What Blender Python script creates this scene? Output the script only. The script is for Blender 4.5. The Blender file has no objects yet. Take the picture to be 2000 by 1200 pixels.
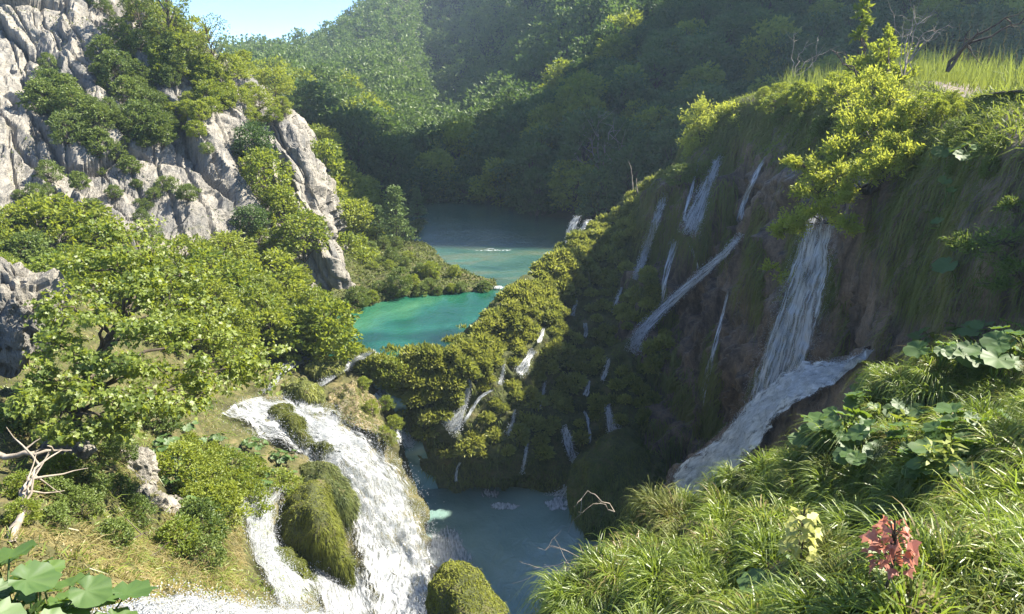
import bpy, math
import numpy as np
from mathutils import Vector, Matrix, Euler
from mathutils.bvhtree import BVHTree

SC = bpy.context.scene
COL = SC.collection
RNG = np.random.default_rng(7)

# ---------------------------------------------------------------- camera, sky, sun, exposure
CAM = np.array([0.0, 0.0, 20.0])
F = 1428.0                      # focal length for a 2000 px wide picture
PITCH = math.radians(18.2)
SP, CP = math.sin(PITCH), math.cos(PITCH)
SUN_AZ = math.radians(71)       # clockwise from the view direction (+Y) towards +X
SUN_EL = math.radians(46.5)

cam_data = bpy.data.cameras.new('camera')
cam_data.sensor_width = 36.0
cam_data.lens = 36.0 * F / 2000.0
cam_data.clip_start = 0.05
cam_data.clip_end = 4000
cam = bpy.data.objects.new('camera', cam_data)
COL.objects.link(cam)
cam.location = CAM
cam.rotation_euler = (math.radians(90) - PITCH, 0, 0)
SC.camera = cam

world = bpy.data.worlds.new('World')
SC.world = world
world.use_nodes = True
wn = world.node_tree.nodes
wn.clear()
sky = wn.new('ShaderNodeTexSky')
sky.sky_type = 'NISHITA'
sky.sun_disc = False
sky.sun_elevation = SUN_EL
sky.sun_rotation = SUN_AZ
sky.altitude = 6000
sky.air_density = 1.0
sky.ozone_density = 6.0
sky.dust_density = 0.0
bg = wn.new('ShaderNodeBackground')
bg.inputs['Strength'].default_value = 0.068
wo = wn.new('ShaderNodeOutputWorld')
world.node_tree.links.new(sky.outputs[0], bg.inputs[0])
world.node_tree.links.new(bg.outputs[0], wo.inputs[0])

sun_data = bpy.data.lights.new('sun', 'SUN')
sun_data.energy = 3.9
sun_data.angle = math.radians(0.55)
sun_data.color = (1.0, 0.93, 0.80)
sun = bpy.data.objects.new('sun', sun_data)
COL.objects.link(sun)
SUN_DIR = Vector((math.cos(SUN_EL) * math.sin(SUN_AZ), math.cos(SUN_EL) * math.cos(SUN_AZ), math.sin(SUN_EL)))
sun.rotation_euler = (-SUN_DIR).to_track_quat('-Z', 'Y').to_euler()
sun.location = (60, 20, 90)

SC.view_settings.view_transform = 'Standard'
SC.view_settings.look = 'None'
SC.view_settings.gamma = 1.0
SC.view_settings.exposure = 2.42
SC.view_settings.use_curve_mapping = False
SC.render.engine = 'CYCLES'
SC.cycles.use_denoising = True
SC.cycles.max_bounces = 8
SC.cycles.diffuse_bounces = 4
SC.cycles.glossy_bounces = 2
SC.cycles.transmission_bounces = 4
SC.cycles.transparent_max_bounces = 12
SC.cycles.volume_bounces = 0
SC.cycles.caustics_reflective = False
SC.cycles.caustics_refractive = False
SC.cycles.sample_clamp_indirect = 6.0

# ---------------------------------------------------------------- camera geometry helpers (real places from sight lines)
def P(u, v, d):
    cx = (u - 1000.0) / F
    cy = (600.0 - v) / F
    return np.array([d * cx, d * (CP + cy * SP), 20.0 + d * (cy * CP - SP)])

def DZ(v, z):
    return (20.0 - z) / (SP - CP * (600.0 - v) / F)

def PZ(u, v, z):
    return P(u, v, DZ(v, z))

def proj(A):
    A = np.asarray(A, float)
    r = A - CAM
    d = r[..., 1] * CP - r[..., 2] * SP
    h = r[..., 1] * SP + r[..., 2] * CP
    d = np.where(d < 0.05, 0.05, d)
    return 1000 + F * r[..., 0] / d, 600 - F * h / d, d

# ---------------------------------------------------------------- noise
def vnoise(A, seed=0):
    A = np.asarray(A, float)
    i = np.floor(A).astype(np.int64)
    f = A - i
    f = f * f * f * (f * (f * 6 - 15) + 10)
    out = 0
    for dx in (0, 1):
        wx = f[..., 0] if dx else 1 - f[..., 0]
        for dy in (0, 1):
            wy = f[..., 1] if dy else 1 - f[..., 1]
            for dz in (0, 1):
                wz = f[..., 2] if dz else 1 - f[..., 2]
                h = ((i[..., 0] + dx) * 73856093) ^ ((i[..., 1] + dy) * 19349663) ^ ((i[..., 2] + dz) * 83492791) ^ (seed * 2654435761 + 12345)
                h = (h ^ (h >> 13)) * 1274126177
                h = h ^ (h >> 16)
                out = out + wx * wy * wz * ((h & 0xFFFF) / 32767.5 - 1)
    return out

def fbm(A, freq, octv=4, seed=0, gain=0.5):
    A = np.asarray(A, float) * freq
    s, a = 0, 1.0
    for o in range(octv):
        s = s + a * vnoise(A, seed + o * 17)
        A = A * 2.03 + 3.7
        a *= gain
    return s

def ridged(A, freq, octv=4, seed=0):
    A = np.asarray(A, float) * freq
    s, a = 0, 1.0
    for o in range(octv):
        s = s + a * (1 - 2 * np.abs(vnoise(A, seed + o * 31)))
        A = A * 2.1 + 1.3
        a *= 0.5
    return s

def facets(A, seed):
    """broken rock: each cell of a jittered lattice is a tilted plane of its own -> (height, closeness to a crack)"""
    i0 = np.floor(A).astype(np.int64)
    best = np.full(A.shape[:-1], 9e9); sec = best.copy(); hgt = np.zeros(A.shape[:-1])
    def hsh(i, k):
        h = (i[..., 0] * 73856093) ^ (i[..., 1] * 19349663) ^ (i[..., 2] * 83492791) ^ (seed * 7919 + k * 104729)
        h = (h ^ (h >> 13)) * 1274126177
        return ((h ^ (h >> 16)) & 0xFFFF) / 65535.0
    for dx in (-1, 0, 1):
        for dy in (-1, 0, 1):
            for dz in (-1, 0, 1):
                c = i0 + np.array([dx, dy, dz])
                q = c + np.stack([hsh(c, k) for k in (1, 2, 3)], -1)
                r = A - q
                dd = np.sqrt((r ** 2).sum(-1))
                h = (hsh(c, 4) - 0.5) + (hsh(c, 5) - 0.5) * 1.6 * r[..., 0] + (hsh(c, 6) - 0.5) * 1.2 * r[..., 2]
                m = dd < best
                sec = np.where(m, best, np.minimum(sec, dd))
                hgt = np.where(m, h, hgt); best = np.where(m, dd, best)
    return hgt, np.clip(1 - (sec - best) / 0.12, 0, 1)

# ---------------------------------------------------------------- mesh helpers
def mesh(name, V, Q, mat=None, uv=None, t=None, smooth=True):
    """V (n,3); Q (m,k) polygons of one size; uv per vertex; t per vertex"""
    V = np.asarray(V, np.float32)
    Q = np.asarray(Q, np.int32)
    me = bpy.data.meshes.new(name)
    m, k = Q.shape
    me.vertices.add(len(V))
    me.vertices.foreach_set('co', V.ravel())
    me.loops.add(m * k)
    me.loops.foreach_set('vertex_index', Q.ravel())
    me.polygons.add(m)
    me.polygons.foreach_set('loop_start', np.arange(0, m * k, k, dtype=np.int32))
    me.polygons.foreach_set('loop_total', np.full(m, k, np.int32))
    if uv is not None:
        l = me.uv_layers.new(name='UVMap')
        l.data.foreach_set('uv', np.asarray(uv, np.float32)[Q.ravel()].ravel())
    if t is not None:
        a = me.attributes.new('t', 'FLOAT', 'POINT')
        a.data.foreach_set('value', np.asarray(t, np.float32).ravel())
    me.update(calc_edges=True)
    me.polygons.foreach_set('use_smooth', np.full(m, smooth, bool))
    if mat is not None:
        me.materials.append(mat)
    return me

def obj(name, me, parent=None, kind=None, label=None, cat=None, group=None, loc=None, rot=None, scale=None):
    o = bpy.data.objects.new(name, me)
    COL.objects.link(o)
    if parent is not None:
        o.parent = parent
    if kind: o['kind'] = kind
    if label: o['label'] = label
    if cat: o['category'] = cat
    if group: o['group'] = group
    if loc is not None: o.location = [float(c) for c in loc]
    if rot is not None: o.rotation_euler = [float(c) for c in rot]
    if scale is not None:
        o.scale = [float(scale)] * 3 if np.isscalar(scale) else [float(c) for c in scale]
    return o

def merge(parts):
    """parts: list of (V,Q[,t]) with the same polygon size"""
    Vs, Qs, ts, n = [], [], [], 0
    for p in parts:
        Vs.append(p[0]); Qs.append(np.asarray(p[1]) + n)
        ts.append(p[2] if len(p) > 2 else np.zeros(len(p[0])))
        n += len(p[0])
    return np.concatenate(Vs), np.concatenate(Qs), np.concatenate(ts)

def unit(A):
    A = np.asarray(A, float)
    return A / np.maximum(np.linalg.norm(A, axis=-1, keepdims=True), 1e-9)

def grid_faces(nv, nu):
    i = np.arange(nv - 1)[:, None] * nu + np.arange(nu - 1)[None, :]
    return np.stack([i, i + 1, i + nu + 1, i + nu], -1).reshape(-1, 4)

def catmull(C, n, axis):
    C = np.moveaxis(np.asarray(C, float), axis, 0)
    K = len(C)
    E = np.concatenate([[2 * C[0] - C[1]], C, [2 * C[-1] - C[-2]]])
    x = np.linspace(0, K - 1, n)
    i = np.minimum(x.astype(int), K - 2)
    f = (x - i).reshape((-1,) + (1,) * (C.ndim - 1))
    p0, p1, p2, p3 = E[i], E[i + 1], E[i + 2], E[i + 3]
    r = 0.5 * (2 * p1 + (p2 - p0) * f + (2 * p0 - 5 * p1 + 4 * p2 - p3) * f ** 2 + (3 * p1 - p0 - 3 * p2 + p3) * f ** 3)
    return np.moveaxis(r, 0, axis)

def ctrl(rows):
    return np.array([[P(*c) if len(c) == 3 else np.array(c[1:], float) for c in r] for r in rows])

def normals(G, flip=False):
    n = np.cross(np.gradient(G, axis=1), np.gradient(G, axis=0))
    return unit(n) * (-1 if flip else 1)

class Patch:
    """a lofted piece of terrain: control points, smooth interpolation, relief along the normal"""
    def __init__(self, rows, nv, nu, disp=None, face=None):
        G = catmull(catmull(ctrl(rows), nu, 1), nv, 0)
        N = normals(G)
        c = G.reshape(-1, 3)
        ref = (CAM - c) if face is None else np.broadcast_to(np.array(face, float), c.shape)
        if np.sum(N.reshape(-1, 3) * ref) < 0:
            N = -N
        self.flip = False
        if disp is not None:
            G = G + N * disp(G, N)[..., None]
            N2 = normals(G)
            if np.sum(N2 * N) < 0:
                N2 = -N2
            N = N2
        self.G, self.N, self.nv, self.nu = G, N, nv, nu
        self.V = G.reshape(-1, 3)
        self.Q = grid_faces(nv, nu)
        a, b, c, d = (self.V[self.Q[:, k]] for k in range(4))
        self.area = 0.5 * np.linalg.norm(np.cross(c - a, d - b), axis=1)
    def build(self, name, mat, parent=None, **kw):
        i = np.arange(self.nv)[:, None] + 0 * np.arange(self.nu)[None]
        uv = np.stack([np.broadcast_to(np.linspace(0, 1, self.nu)[None], (self.nv, self.nu)), i / self.nv], -1).reshape(-1, 2)
        return obj(name, mesh(name, self.V, self.Q, mat, uv=uv), parent, **kw)
    def sample(self, n, dens=None, rng=RNG):
        """area-weighted points and normals; dens(u,v,pt,nrm)->0..1 keeps"""
        w = self.area
        if dens is not None:
            fc = self.V[self.Q].mean(1); fn = self.N.reshape(-1, 3)[self.Q[:, 0]]
            fu, fv, fd = proj(fc)
            w = w * np.clip(np.asarray(dens(fu, fv, fc, fn), float), 0, None)
        f = rng.choice(len(self.Q), n, p=w / w.sum())
        q = self.Q[f]
        a, b = rng.random((2, n, 1))
        w = [(1 - a) * (1 - b), a * (1 - b), a * b, (1 - a) * b]
        p = sum(w[k] * self.V[q[:, k]] for k in range(4))
        nr = unit(sum(w[k] * self.N.reshape(-1, 3)[q[:, k]] for k in range(4)))
        return p, nr

BV = {}
def add_bvh(name, patch):
    BV[name] = BVHTree.FromPolygons(patch.V.tolist(), patch.Q.tolist())

def hit(u, v, only=None):
    """where the sight line through (u,v) meets the terrain: point, normal, depth"""
    o = Vector(CAM)
    w = Vector(P(u, v, 1.0) - CAM)
    best = None
    for k, b in BV.items():
        if only and k not in only: continue
        loc, n, i, dist = b.ray_cast(o, w.normalized(), 900)
        if loc is not None and (best is None or dist < best[2]):
            best = (loc, n, dist)
    if best is None: return None
    n = best[1]
    if n.dot(w) > 0: n = -n
    p = np.array(best[0])
    return p, np.array(n), float(proj(p)[2])

def seg_near(u, v, paths, r):
    return any((u - a) ** 2 + (v - b) ** 2 < (r + w) ** 2 for path in paths for a, b, w in path)

def beside(u, v, marks):
    """the landmark a plant stands next to"""
    return min(marks, key=lambda m: (u - m[0]) ** 2 + (1.4 * (v - m[1])) ** 2)[2]

def size_word(s, lo, hi, words=('small', 'mid-sized', 'large')):
    return words[0] if s < lo else words[2] if s > hi else words[1]

def ell(u, v, cu, cv, ru, rv):
    return ((u - cu) / ru) ** 2 + ((v - cv) / rv) ** 2 < 1

# ---------------------------------------------------------------- materials
def nt(name):
    m = bpy.data.materials.new(name)
    m.use_nodes = True
    t = m.node_tree
    t.nodes.clear()
    return m, t, t.nodes, t.links

def nd(t, kind, **inp):
    n = t.nodes.new(kind)
    for k, v in inp.items():
        if k in n.inputs: n.inputs[k].default_value = v
    return n

def ramp(t, fac, stops):
    r = t.nodes.new('ShaderNodeValToRGB')
    e = r.color_ramp.elements
    e[0].position, e[0].color = stops[0][0], (*stops[0][1], 1)
    e[1].position, e[1].color = stops[-1][0], (*stops[-1][1], 1)
    for p, c in stops[1:-1]:
        x = e.new(p); x.color = (*c, 1)
    t.links.new(fac, r.inputs[0])
    return r.outputs[0]

def noise(t, scale, detail=5, rough=0.6, vec=None, stretch=None, distort=0.0, rot=None):
    n = nd(t, 'ShaderNodeTexNoise', Scale=scale, Detail=detail, Roughness=rough, Distortion=distort)
    if vec is None:
        vec = t.nodes.new('ShaderNodeTexCoord').outputs['Object']
    if stretch or rot:
        mp = t.nodes.new('ShaderNodeMapping')
        mp.inputs['Scale'].default_value = stretch or (1, 1, 1)
        mp.inputs['Rotation'].default_value = rot or (0, 0, 0)
        t.links.new(vec, mp.inputs[0]); vec = mp.outputs[0]
    t.links.new(vec, n.inputs['Vector'])
    return n.outputs[0]

def mixc(t, fac, a, b, blend='MIX'):
    m = t.nodes.new('ShaderNodeMix')
    m.data_type = 'RGBA'; m.blend_type = blend
    for s, x in ((0, fac), (6, a), (7, b)):
        if hasattr(x, 'is_linked') or hasattr(x, 'links'):
            t.links.new(x, m.inputs[s])
        else:
            m.inputs[s].default_value = x if s == 0 else (*x, 1)
    return m.outputs[2]

def mathn(t, op, a, b=None, clamp=False):
    m = t.nodes.new('ShaderNodeMath'); m.operation = op; m.use_clamp = clamp
    for s, x in ((0, a), (1, b)):
        if x is None: continue
        if hasattr(x, 'links'): t.links.new(x, m.inputs[s])
        else: m.inputs[s].default_value = x
    return m.outputs[0]

def bump(t, h, strength=0.5, dist=0.1):
    b = nd(t, 'ShaderNodeBump', Strength=strength, Distance=dist)
    t.links.new(h, b.inputs['Height'])
    return b.outputs[0]

def out(t, shader):
    o = t.nodes.new('ShaderNodeOutputMaterial')
    t.links.new(shader, o.inputs[0])

def principled(t, color, rough=0.8, normal=None, spec=0.3):
    p = t.nodes.new('ShaderNodeBsdfPrincipled')
    if hasattr(color, 'links'): t.links.new(color, p.inputs['Base Color'])
    else: p.inputs['Base Color'].default_value = (*color, 1)
    if hasattr(rough, 'links'): t.links.new(rough, p.inputs['Roughness'])
    else: p.inputs['Roughness'].default_value = rough
    p.inputs['Specular IOR Level'].default_value = spec
    if normal is not None: t.links.new(normal, p.inputs['Normal'])
    return p.outputs[0]

def leaf_mat(name, dark, light, trans, tw=0.4, gloss=0.06, rough=0.35, straw=None):
    """leaf: colour varies per leaf (t) and per plant; light passes through it"""
    dark, light, trans = (tuple(min(0.6, x * k) for x in c) for c, k in ((dark, 1.6), (light, 1.5), (trans, 1.6)))
    m, t, n, l = nt(name)
    at = n.new('ShaderNodeAttribute'); at.attribute_name = 't'
    oi = n.new('ShaderNodeObjectInfo')
    f = mathn(t, 'ADD', mathn(t, 'MULTIPLY', at.outputs['Fac'], 0.62), mathn(t, 'MULTIPLY', oi.outputs['Random'], 0.45))
    c = ramp(t, f, [(0.0, dark), (1.0, light)]) if straw is None else ramp(t, f, [(0.0, dark), (0.72, light), (0.86, straw), (1.0, straw)])
    d = n.new('ShaderNodeBsdfDiffuse'); l.new(c, d.inputs[0])
    tr = n.new('ShaderNodeBsdfTranslucent')
    l.new(mixc(t, 0.5, c, trans), tr.inputs[0])
    mx = n.new('ShaderNodeMixShader'); mx.inputs[0].default_value = tw
    l.new(d.outputs[0], mx.inputs[1]); l.new(tr.outputs[0], mx.inputs[2])
    g = nd(t, 'ShaderNodeBsdfGlossy', Roughness=rough + 0.15); g.inputs[0].default_value = (1, 1, 1, 1)
    m2 = n.new('ShaderNodeMixShader'); m2.inputs[0].default_value = gloss * 0.35
    l.new(mx.outputs[0], m2.inputs[1]); l.new(g.outputs[0], m2.inputs[2])
    out(t, m2.outputs[0])
    return m

def rock_mat():
    m, t, n, l = nt('limestone')
    big = noise(t, 0.35, 5, 0.6)
    st = noise(t, 1.1, 8, 0.72, stretch=(3.0, 1.0, 0.5), rot=(0, math.radians(26), 0), distort=0.7)
    fine = noise(t, 7, 6, 0.7)
    c = ramp(t, st, [(0.29, (0.06, 0.058, 0.055)), (0.40, (0.22, 0.206, 0.18)), (0.51, (0.345, 0.32, 0.275)), (0.75, (0.455, 0.418, 0.35))])
    c = mixc(t, mathn(t, 'MULTIPLY', ramp(t, big, [(0.5, (0, 0, 0)), (0.62, (1, 1, 1))]), 0.6), c, (0.13, 0.135, 0.14))
    lich = ramp(t, noise(t, 0.8, 6, 0.7, distort=0.5), [(0.58, (0, 0, 0)), (0.68, (1, 1, 1))])
    c = mixc(t, mathn(t, 'MULTIPLY', lich, 0.4), c, (0.17, 0.165, 0.09))
    c = mixc(t, 0.35, c, ramp(t, fine, [(0.25, (0.35, 0.35, 0.35)), (0.75, (1, 1, 1))]), 'MULTIPLY')
    h = mathn(t, 'ADD', mathn(t, 'MULTIPLY', st, 1.0), mathn(t, 'MULTIPLY', fine, 0.35))
    out(t, principled(t, c, 0.9, bump(t, h, 0.9, 0.35), 0.2))
    return m

def ground_mat(name, stops, scale=1.5, bdist=0.08, rough=0.9, stretch=None, spec=0.2):
    m, t, n, l = nt(name)
    a = noise(t, scale, 8, 0.7, stretch=stretch, distort=0.4)
    b = noise(t, scale * 9, 4, 0.7)
    c = ramp(t, a, stops)
    c = mixc(t, 0.6, c, ramp(t, b, [(0.3, (0.35, 0.35, 0.35)), (0.7, (1.25, 1.25, 1.25))]), 'MULTIPLY')
    out(t, principled(t, c, rough, bump(t, mathn(t, 'ADD', a, mathn(t, 'MULTIPLY', b, 0.4)), 0.8, bdist), spec))
    return m

def bark_mat(name, a, b):
    m, t, n, l = nt(name)
    x = noise(t, 6, 6, 0.7, stretch=(1, 1, 0.25))
    out(t, principled(t, ramp(t, x, [(0.3, a), (0.7, b)]), 0.85, bump(t, x, 0.6, 0.02), 0.2))
    return m

def water_mat(name, stops, scale, ripple=2.2, rough=0.06, bstr=0.25, bdist=0.08, spec=0.5):
    m, t, n, l = nt(name)
    a = noise(t, scale, 3, 0.5, distort=0.6)
    w = mathn(t, 'ADD', noise(t, ripple, 4, 0.6, stretch=(1, 0.6, 1), distort=0.8), mathn(t, 'MULTIPLY', noise(t, ripple * 3.3, 3, 0.6, distort=0.5), 0.4))
    out(t, principled(t, ramp(t, a, stops), rough, bump(t, w, bstr, bdist), spec))
    return m

def lake_mat():
    m, t, n, l = nt('lake_water')
    tc = n.new('ShaderNodeTexCoord'); sp = n.new('ShaderNodeSeparateXYZ'); l.new(tc.outputs['Object'], sp.inputs[0])
    a = noise(t, 0.16, 3, 0.5, distort=0.6)
    deep = ramp(t, a, [(0.32, (0.002, 0.018, 0.012)), (0.45, (0.004, 0.042, 0.027)), (0.56, (0.009, 0.075, 0.046)), (0.70, (0.045, 0.14, 0.078))])
    b = noise(t, 0.22, 5, 0.6, stretch=(0.5, 1, 1), distort=0.8)
    shal = ramp(t, b, [(0.32, (0.016, 0.05, 0.036)), (0.47, (0.035, 0.085, 0.058)), (0.60, (0.07, 0.095, 0.055)), (0.72, (0.03, 0.11, 0.08))])
    f = mathn(t, 'ADD', sp.outputs[1], mathn(t, 'MULTIPLY', mathn(t, 'SUBTRACT', a, 0.5), 4.0))
    f = mathn(t, 'DIVIDE', mathn(t, 'SUBTRACT', f, 43.2), 2.2, True)
    w = mathn(t, 'ADD', noise(t, 2.6, 4, 0.6, stretch=(1, 0.6, 1), distort=0.8), mathn(t, 'MULTIPLY', noise(t, 8.0, 3, 0.6, distort=0.5), 0.4))
    out(t, principled(t, mixc(t, f, deep, shal), 0.06, bump(t, w, 0.55, 0.08), 0.33))
    return m

def foam_mat(name, su, sv, lo, hi, white=(0.70, 0.715, 0.73), detail=8, thin=0.0):
    """tumbling white water: broken streaks along the flow (UV v), clear gaps between them"""
    m, t, n, l = nt(name)
    uvn = n.new('ShaderNodeUVMap')
    a = noise(t, 1.0, detail, 0.68, vec=uvn.outputs[0], stretch=(su, sv, 1), distort=0.5)
    b = noise(t, 1.0, 4, 0.6, vec=uvn.outputs[0], stretch=(su * 0.2, sv * 0.5, 1))
    f = mathn(t, 'ADD', mathn(t, 'MULTIPLY', a, 0.7), mathn(t, 'MULTIPLY', b, 0.3))
    at = n.new('ShaderNodeAttribute'); at.attribute_name = 't'
    f = mathn(t, 'SUBTRACT', f, mathn(t, 'MULTIPLY', at.outputs['Fac'], 0.35))
    al = ramp(t, f, [(lo, (thin, thin, thin)), (hi, (1, 1, 1))])
    col = ramp(t, a, [(0.36, (0.30, 0.33, 0.35)), (0.60, white)])
    d = n.new('ShaderNodeBsdfDiffuse'); l.new(col, d.inputs[0]); l.new(bump(t, f, 0.8, 0.15), d.inputs['Normal'])
    tr = n.new('ShaderNodeBsdfTranslucent'); l.new(col, tr.inputs[0])
    mx = n.new('ShaderNodeMixShader'); mx.inputs[0].default_value = 0.35
    l.new(d.outputs[0], mx.inputs[1]); l.new(tr.outputs[0], mx.inputs[2])
    g = nd(t, 'ShaderNodeBsdfGlossy', Roughness=0.25)
    m1 = n.new('ShaderNodeMixShader'); m1.inputs[0].default_value = 0.06
    l.new(mx.outputs[0], m1.inputs[1]); l.new(g.outputs[0], m1.inputs[2])
    tp = n.new('ShaderNodeBsdfTransparent')
    m2 = n.new('ShaderNodeMixShader')
    l.new(al, m2.inputs[0]); l.new(tp.outputs[0], m2.inputs[1]); l.new(m1.outputs[0], m2.inputs[2])
    out(t, m2.outputs[0])
    return m

ROCK = rock_mat()
SOIL = ground_mat('forest_soil', [(0.35, (0.018, 0.022, 0.012)), (0.65, (0.045, 0.05, 0.022))], 0.6)
BANK = ground_mat('bank_soil', [(0.3, (0.03, 0.028, 0.015)), (0.5, (0.075, 0.075, 0.028)), (0.7, (0.17, 0.14, 0.065))], 1.2)
TRAV = ground_mat('wet_travertine', [(0.30, (0.012, 0.009, 0.007)), (0.43, (0.085, 0.06, 0.042)), (0.53, (0.19, 0.132, 0.086)), (0.72, (0.31, 0.215, 0.14))], 1.3, 0.35, 0.45, (1.6, 1.6, 0.55), 0.5)
MOSSROCK = ground_mat('mossy_travertine', [(0.3, (0.03, 0.034, 0.014)), (0.5, (0.07, 0.08, 0.026)), (0.62, (0.11, 0.10, 0.042)), (0.78, (0.17, 0.125, 0.07))], 1.1, 0.15)
BED = ground_mat('stream_bed', [(0.3, (0.07, 0.065, 0.03)), (0.5, (0.17, 0.13, 0.06)), (0.7, (0.27, 0.2, 0.1))], 1.4, 0.12, 0.45, spec=0.5)
# ================================================================ terrain
def d_hill(G, N):
    return 1.2 * fbm(G, 0.05, 4, 3) + 0.4 * fbm(G, 0.3, 2, 5)

_hc = [380, 500, 600, 700, 780, 860, 1000, 1150, 1350, 1600, 1900, 2250]
def hrow(vs, ds, w):
    r = [(u, v, d) for u, v, d in zip(_hc, vs, ds)]
    return r + [('w', *w)]  # last column: unseen ridge added right of the frame, height set to shade the hill
hill_rows = [
    hrow([300, 300, 330, 395, 402, 410, 425, 478, 490, 490, 480, 480], [76, 74, 72, 74, 75, 73, 70, 62, 60, 60, 60, 60], (95, 66, 15)),
    hrow([240, 235, 255, 300, 325, 335, 325, 315, 300, 260, 230, 210], [94, 94, 94, 95, 99, 103, 90, 76, 72, 72, 72, 70], (105, 80, 91)),
    hrow([200, 200, 198, 205, 195, 225, 180, 165, 145, 120, 85, 50], [128, 130, 133, 138, 145, 155, 136, 102, 92, 91, 90, 90], (112, 96, 141)),
    hrow([160, 158, 148, 118, 78, 62, 0, -25, -70, -120, -170, -230], [164, 168, 174, 182, 193, 209, 186, 136, 116, 112, 110, 106], (118, 115, 168)),
    hrow([140, 138, 123, 54, -25, -85, -150, -180, -220, -260, -340, -520], [195, 200, 206, 214, 226, 242, 224, 178, 154, 142, 136, 128], (125, 135, 163)),
    hrow([170, 170, 160, 100, 30, 0, -20, -40, -60, -90, -130, -200], [270, 270, 275, 280, 285, 285, 265, 240, 215, 205, 200, 190], (150, 200, 30)),
]
HILL = Patch(hill_rows, 150, 260, d_hill)
HILL.build('hill', SOIL, kind='structure')
add_bvh('hill', HILL)

def strata(G, ang, freq, seed, sharp=0.6):
    """stepped beds: a saw of steep little ledges across the dip"""
    s = G[..., 0] * math.cos(ang) + G[..., 2] * math.sin(ang) + 0.25 * G[..., 1]
    s = s * freq + 0.9 * fbm(G, 0.25, 3, seed)
    k = np.floor(s); f = s - k
    amp = ((np.sin(k * 12.9898 + seed) * 43758.5453) % 1.0)
    prof = np.where(f < 0.82, (f / 0.82) ** 1.5, (1 - f) / 0.18)
    return prof * (0.35 + 0.65 * amp)

def dip(G, ang=0.46):
    """coordinates across and along the steeply dipping beds"""
    c, n = math.cos(ang), math.sin(ang)
    return G[..., 0] * c + G[..., 2] * n + 0.3 * G[..., 1], -G[..., 0] * n + G[..., 2] * c

def d_cliff(G, N):
    s, a = dip(G)
    w = 0.5 * fbm(G, 0.3, 3, 13)
    A = np.stack([s + w, 0.4 * G[..., 1], 0.13 * a], -1)
    h1, k1 = facets(A * np.array([0.27, 0.45, 0.6]) + 0.15 * w[..., None], 3)
    h2, k2 = facets(A * np.array([1.0, 1.2, 1.5]) + 0.25 * w[..., None], 5)
    h3, k3 = facets(A * np.array([2.6, 2.6, 4.5]), 8)
    gr = 1 - np.abs(((s + 0.5 * w) * 0.9 + 40) % 1.0 - 0.5) * 2
    r = 1.5 * h1 - 0.4 * k1 + 0.2 * h2 - 0.10 * k2 + 0.07 * h3 - 0.03 * k3 - 0.28 * np.clip((gr - 0.8) / 0.2, 0, 1)
    r = r + 0.55 * strata(G, 0.46, 0.36, 4) + 0.35 * fbm(A, 0.5, 2, 21)
    return r + 0.05 * fbm(G, 2.2, 4, 44, 0.6) - 0.4
cliff_rows = [
    [(-300, 800, 24), (0, 690, 27), (150, 650, 30), (330, 640, 33.5), (440, 640, 37.5), (560, 690, 40.5), (650, 680, 42), (692, 660, 43), (715, 640, 52)],
    [(-300, 400, 30), (0, 400, 33), (140, 400, 35), (280, 400, 37), (425, 430, 39.2), (530, 450, 43), (622, 480, 43.0), (668, 520, 44), (695, 520, 54)],
    [(-300, 100, 36), (0, 200, 38), (130, 200, 40), (250, 230, 41), (395, 290, 41.8), (510, 320, 45), (590, 350, 44.2), (640, 405, 45.5), (675, 420, 56)],
    [(-300, -60, 40), (0, 60, 42), (130, 90, 43), (270, 120, 44.5), (400, 195, 44.5), (495, 240, 46), (565, 270, 45.8), (603, 295, 47), (640, 340, 57)],
    [(-300, -230, 44), (0, -80, 46), (150, -20, 48), (310, 65, 48.5), (410, 125, 48.5), (490, 172, 49), (550, 212, 49), (585, 255, 49.5), (620, 300, 58)],
    [(-250, -270, 62), (40, -120, 62), (190, -40, 62), (340, 60, 62), (440, 135, 62), (530, 190, 62), (590, 230, 61), (620, 280, 60), (650, 340, 64)],
    [(-150, 50, 90), (140, 120, 90), (260, 150, 88), (380, 180, 86), (470, 210, 84), (560, 250, 80), (610, 300, 74), (650, 350, 70), (680, 410, 68)],
]
CLIFF = Patch(cliff_rows, 310, 400, d_cliff)
CLIFF.build('limestone_cliff', ROCK, kind='structure').data.polygons.foreach_set('use_smooth', np.zeros(len(CLIFF.Q), bool))
add_bvh('cliff', CLIFF)

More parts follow.
